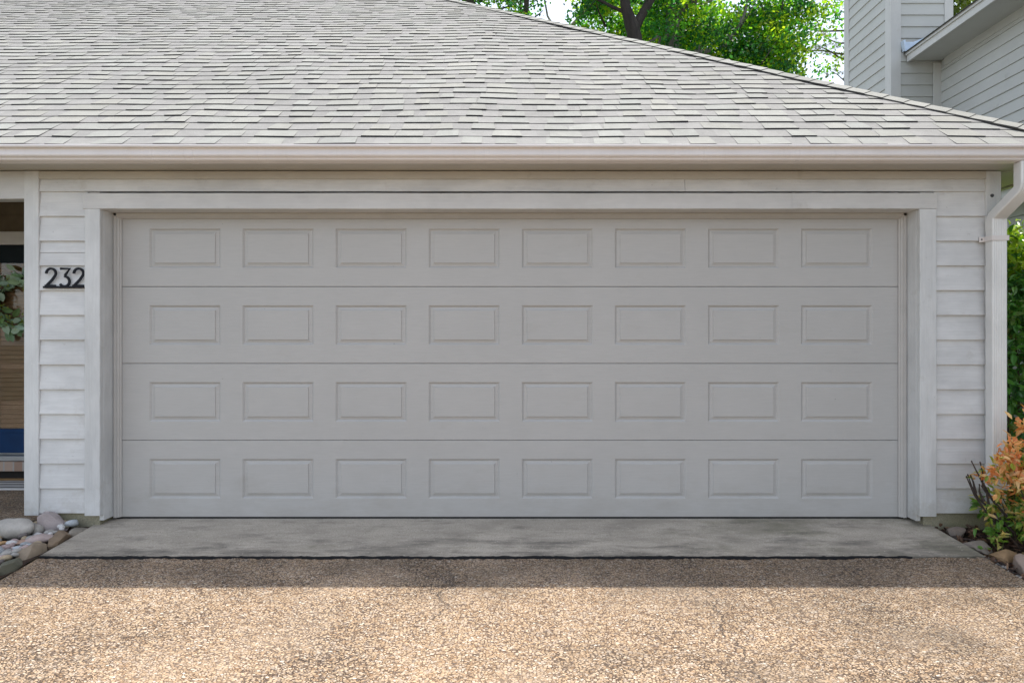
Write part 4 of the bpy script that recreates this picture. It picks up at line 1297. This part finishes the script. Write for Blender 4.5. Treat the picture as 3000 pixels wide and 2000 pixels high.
# ------------------------------------------------------------------ trees behind the roof
def limb(b, p, d, L, r0, r1, rnd, n=7, bend=0.18, tint=(0.16, 0.135, 0.11), sides=9):
    pts = [Vector(p)]; dd = Vector(d).normalized()
    for i in range(n):
        dd = (dd+rvec(rnd)*bend+Vector((0, 0, 0.03))).normalized()
        pts.append(pts[-1]+dd*L/n)
    b.tube(pts, [r0+(r1-r0)*i/n for i in range(n+1)], sides, tint, wob=0.06)
    return pts
GREENS = ((0.10, 0.27, 0.045), (0.17, 0.35, 0.035), (0.05, 0.20, 0.075), (0.33, 0.42, 0.04), (0.03, 0.11, 0.045))
def crown(b, rnd, blobs, nclus, per, L, cs, greens=GREENS, flat=0.6):
    """leaf clumps through ellipsoid volumes: (centre, radii)"""
    vol = [q[1][0]*q[1][1]*q[1][2] for q in blobs]
    for i in range(nclus):
        c, rad = rnd.choices(blobs, vol)[0]
        v = rvec(rnd)*(rnd.random()**0.45)
        cc = Vector((c[0]+v.x*rad[0], c[1]+v.y*rad[1], c[2]+v.z*rad[2]))
        if mnoise.noise(cc*0.8+Vector((3, 1, 9))) < -0.14 or mnoise.noise(cc*2.1+Vector((8, 5, 2))) < -0.30: continue
        base = rnd.choice(greens); g = rnd.uniform(0.7, 1.25)
        out = v.normalized()
        m = int(per*rnd.uniform(0.5, 1.4))
        for k in range(m):
            p = cc+Vector((rnd.gauss(0, cs), rnd.gauss(0, cs), rnd.gauss(0, cs*flat)))
            d = (rvec(rnd)+Vector((0, 0, -0.35))).normalized()
            n = (Vector((0, 0, 1))+rvec(rnd)*0.8+out*0.3).normalized()
            gg = g*rnd.uniform(0.8, 1.2)
            s = d.cross(n)
            if s.length < 0.05: continue
            s.normalize()
            l = L*rnd.uniform(0.7, 1.25); w = l*rnd.uniform(0.55, 0.8)
            t = tuple(q*gg for q in base)
            # star-ish leaf: two crossing kites
            b.face([p, p+d*l*0.5+s*w*0.5, p+d*l, p+d*l*0.5-s*w*0.5], t)
            if k % 2 == 0: b.face([p+d*l*0.1-s*w*0.55, p+d*l*0.45, p+d*l*0.75+s*w*0.55, p+d*l*0.62], t)
def tree(name, label, base, seed, trunk, blobs, nclus, per=40, L=0.105, cs=0.19, limbs=(), tint=(0.16, 0.135, 0.11), group='trees behind the roof', greens=GREENS):
    rnd = random.Random(seed)
    root = thing(name, label, 'tree', base, group)
    b = MB()
    b.tube([p for p, r in trunk], [r for p, r in trunk], 12, tint, wob=0.05)
    for p, d, L_, r0, r1 in limbs:
        pts = limb(b, p, d, L_, r0, r1, rnd, tint=tint)
        for k in range(3): limb(b, pts[3+k], rvec(rnd)+Vector(d), L_*0.4, r1*0.8, r1*0.25, rnd, 5, 0.25, tint, 6)
    for c, rad in blobs:   # twigs through the crown
        for k in range(4):
            v = rvec(rnd)
            a = Vector(c)+Vector((v.x*rad[0]*0.2, v.y*rad[1]*0.2, v.z*rad[2]*0.2))
            limb(b, a, Vector((v.x*rad[0], v.y*rad[1], v.z*rad[2]*0.6)), max(rad)*0.8, 0.035, 0.008, rnd, 5, 0.2, tint, 5)
    b.build('trunk', MAT['bark'], root)
    f = MB(); crown(f, rnd, blobs, int(nclus*2.7), per, L, cs, greens)
    f.build('crown', MAT['leaf'], root)
    return root
# main sweetgum, grey trunk with stub limbs
tree('broadleaf_tree', 'dense green tree with a straight grey trunk and stub limbs behind the hip', (4.17, 11.9, -0.1), 201,
     [((4.17, 11.9, -0.1), 0.30), ((4.16, 11.9, 4.0), 0.24), ((4.15, 11.9, 8.5), 0.19), ((4.20, 11.95, 10.5), 0.165), ((4.15, 12.0, 13.0), 0.10), ((4.2, 12.0, 14.5), 0.03)],
     [((6.1, 12.5, 9.5), (2.0, 1.6, 1.7)), ((7.4, 12.8, 9.4), (1.5, 1.6, 1.9)), ((3.6, 13.4, 10.4), (2.0, 1.5, 1.6)), ((5.2, 13.2, 12.4), (2.0, 1.2, 0.9)), ((5.7, 12.8, 7.8), (2.2, 1.2, 0.9)), ((3.75, 11.4, 9.0), (0.6, 0.4, 0.5)), ((4.6, 11.3, 9.6), (0.7, 0.4, 0.6))],
     620, limbs=[((4.16, 11.85, 8.50), (1, -0.25, 0.10), 1.0, 0.12, 0.06), ((4.16, 11.85, 8.40), (-0.7, -0.5, 0.05), 0.28, 0.12, 0.09), ((4.18, 11.9, 9.6), (0.8, -0.4, 0.5), 2.6, 0.08, 0.02),
                 ((4.18, 11.9, 10.1), (-0.9, 0.1, 0.6), 2.0, 0.07, 0.02), ((5.6, 12.2, 9.0), (0.5, -0.2, 0.8), 1.6, 0.06, 0.02)], tint=(0.15, 0.14, 0.13))
tree('broadleaf_tree', 'dark forked tree left of the grey trunk, thin leaves', (3.05, 11.2, -0.1), 202,
     [((3.35, 11.2, -0.1), 0.26), ((3.22, 11.2, 5.0), 0.20), ((3.16, 11.2, 8.3), 0.165), ((3.02, 11.2, 8.95), 0.175), ((2.82, 11.15, 9.5), 0.12), ((2.6, 11.1, 11.0), 0.07), ((2.5, 11.1, 12.2), 0.02)],
     [((2.4, 11.6, 9.1), (1.15, 1.0, 1.0)), ((3.2, 12.1, 10.3), (1.5, 1.0, 1.1)), ((1.9, 11.4, 8.5), (0.75, 0.7, 0.5)), ((3.3, 12.0, 8.4), (1.1, 0.8, 0.5)), ((2.2, 11.6, 11.4), (1.4, 1.2, 1.0))],
     270, limbs=[((3.04, 11.2, 9.0), (0.35, 0.1, 0.9), 2.6, 0.13, 0.04), ((2.86, 11.15, 9.35), (-0.8, 0.0, 0.45), 1.5, 0.05, 0.015)], tint=(0.03, 0.024, 0.02))
tree('broadleaf_tree', 'slim dark-trunked tree furthest left above the hip', (-0.95, 13.2, -0.1), 203,
     [((-1.15, 13.2, -0.1), 0.30), ((-1.18, 13.2, 6.0), 0.24), ((-1.22, 13.2, 10.5), 0.21), ((-1.2, 13.2, 13), 0.12), ((-1.1, 13.2, 15), 0.04)],
     [((-0.2, 13.0, 11.4), (1.2, 1.0, 1.2)), ((-0.5, 13.4, 10.7), (0.8, 0.8, 0.6)), ((0.25, 13.1, 10.1), (0.75, 0.7, 0.65)), ((-1.6, 13.4, 13.4), (2.2, 1.8, 1.6))],
     230, limbs=[((0.62, 13.0, 8.6), (-0.1, 0.0, 1.0), 3.0, 0.10, 0.06)], tint=(0.06, 0.05, 0.042))
# broken dead tree with bare pale limbs
rd = random.Random(77)
dt = thing('dead_tree', 'bare pale broken limbs against the open sky behind the hip', 'tree', (1.45, 13.6, -0.1))
b = MB()
tn = (0.34, 0.31, 0.27)
b.tube([(1.45, 13.6, -0.1), (1.38, 13.6, 5.0), (1.25, 13.6, 9.9)], [0.17, 0.13, 0.085], 10, tn, wob=0.05)
b.tube([(1.25, 13.6, 9.80), (1.55, 13.6, 10.10), (1.85, 13.6, 10.42), (2.05, 13.6, 10.85), (2.3, 13.6, 11.4)], [0.075, 0.065, 0.055, 0.05, 0.03], 9, tn, wob=0.06)
b.tube([(1.27, 13.6, 9.74), (1.50, 13.55, 9.92), (1.78, 13.5, 10.06)], [0.072, 0.066, 0.06], 9, tn, wob=0.06)
b.tube([(1.25, 13.6, 9.9), (1.20, 13.6, 10.25), (1.02, 13.6, 10.55), (0.9, 13.6, 11.2)], [0.05, 0.035, 0.03, 0.02], 8, tn, wob=0.06)
b.tube([(1.88, 13.6, 10.46), (2.1, 13.6, 10.66), (2.35, 13.6, 10.85)], [0.035, 0.028, 0.018], 8, tn, wob=0.06)
b.build('trunk', MAT['bark'], dt)
# pine at the chimney
pn = thing('pine_tree', 'olive needled pine peeking out beside the neighbour chimney', 'tree', (9.2, 13.0, -0.1), 'trees behind the roof')
b = MB()
b.tube([(9.6, 13.2, -0.1), (9.6, 13.2, 6.0), (9.65, 13.2, 14.0)], [0.24, 0.20, 0.10], 10, (0.13, 0.09, 0.065), wob=0.05)
nd = MB()
rp2 = random.Random(88)
for k in range(26):
    z0 = rp2.uniform(6.6, 13.2); a = rp2.uniform(math.pi*0.75, math.pi*1.45) if k < 17 else rp2.uniform(0, 6.28)
    pts = limb(b, (9.6, 13.2, z0), (math.cos(a), math.sin(a)*0.6, rp2.uniform(-0.1, 0.25)), rp2.uniform(1.0, 1.75), 0.035, 0.008, rp2, 7, 0.22, (0.11, 0.085, 0.065), 5)
    for q in pts[3:]:
        for t in range(3):
            c = q+rvec(rp2)*0.12
            for j in range(26):
                d = (rvec(rp2)+Vector((0, 0, 0.3))).normalized(); s = d.cross(rvec(rp2))
                if s.length < 0.05: continue
                s.normalize(); l = rp2.uniform(0.12, 0.2)
                g = rp2.uniform(0.7, 1.3)
                nd.face([c-s*0.004, c+s*0.004, c+d*l], tuple(x*g for x in rp2.choice(((0.12, 0.13, 0.045), (0.09, 0.12, 0.04), (0.14, 0.12, 0.06)))))
b.build('trunk', MAT['bark'], pn)
nd.build('crown', MAT['leaf'], pn)
# one more tree, seen between the chimney and the neighbour's eave, and a mass of woods filling the distance
tree('broadleaf_tree', 'yellowish green tree showing right of the neighbour chimney', (13.6, 15.5, -0.1), 205,
     [((13.6, 15.5, -0.1), 0.28), ((13.6, 15.5, 8.0), 0.2), ((13.7, 15.5, 15.0), 0.06)],
     [((13.4, 15.4, 11.4), (2.6, 1.8, 2.4)), ((13.8, 15.6, 14.0), (2.0, 1.6, 1.6))], 230, L=0.16, greens=((0.13, 0.16, 0.04), (0.09, 0.14, 0.03)))
tree('broadleaf_tree', 'pale hazy green tree filling the gaps behind the grey trunk', (5.6, 19.0, -0.1), 206,
     [((5.6, 19.0, -0.1), 0.3), ((5.6, 19.0, 9.0), 0.2), ((5.7, 19.0, 16.0), 0.05)],
     [((4.9, 19.0, 10.6), (2.5, 1.6, 1.7)), ((8.2, 19.4, 10.4), (2.4, 1.6, 1.9)), ((6.4, 19.4, 12.6), (2.6, 1.2, 0.9)), ((10.3, 19.6, 10.0), (1.2, 1.2, 1.6))], 420, L=0.15, cs=0.26,
     greens=((0.09, 0.15, 0.03), (0.11, 0.17, 0.035), (0.07, 0.13, 0.03)))
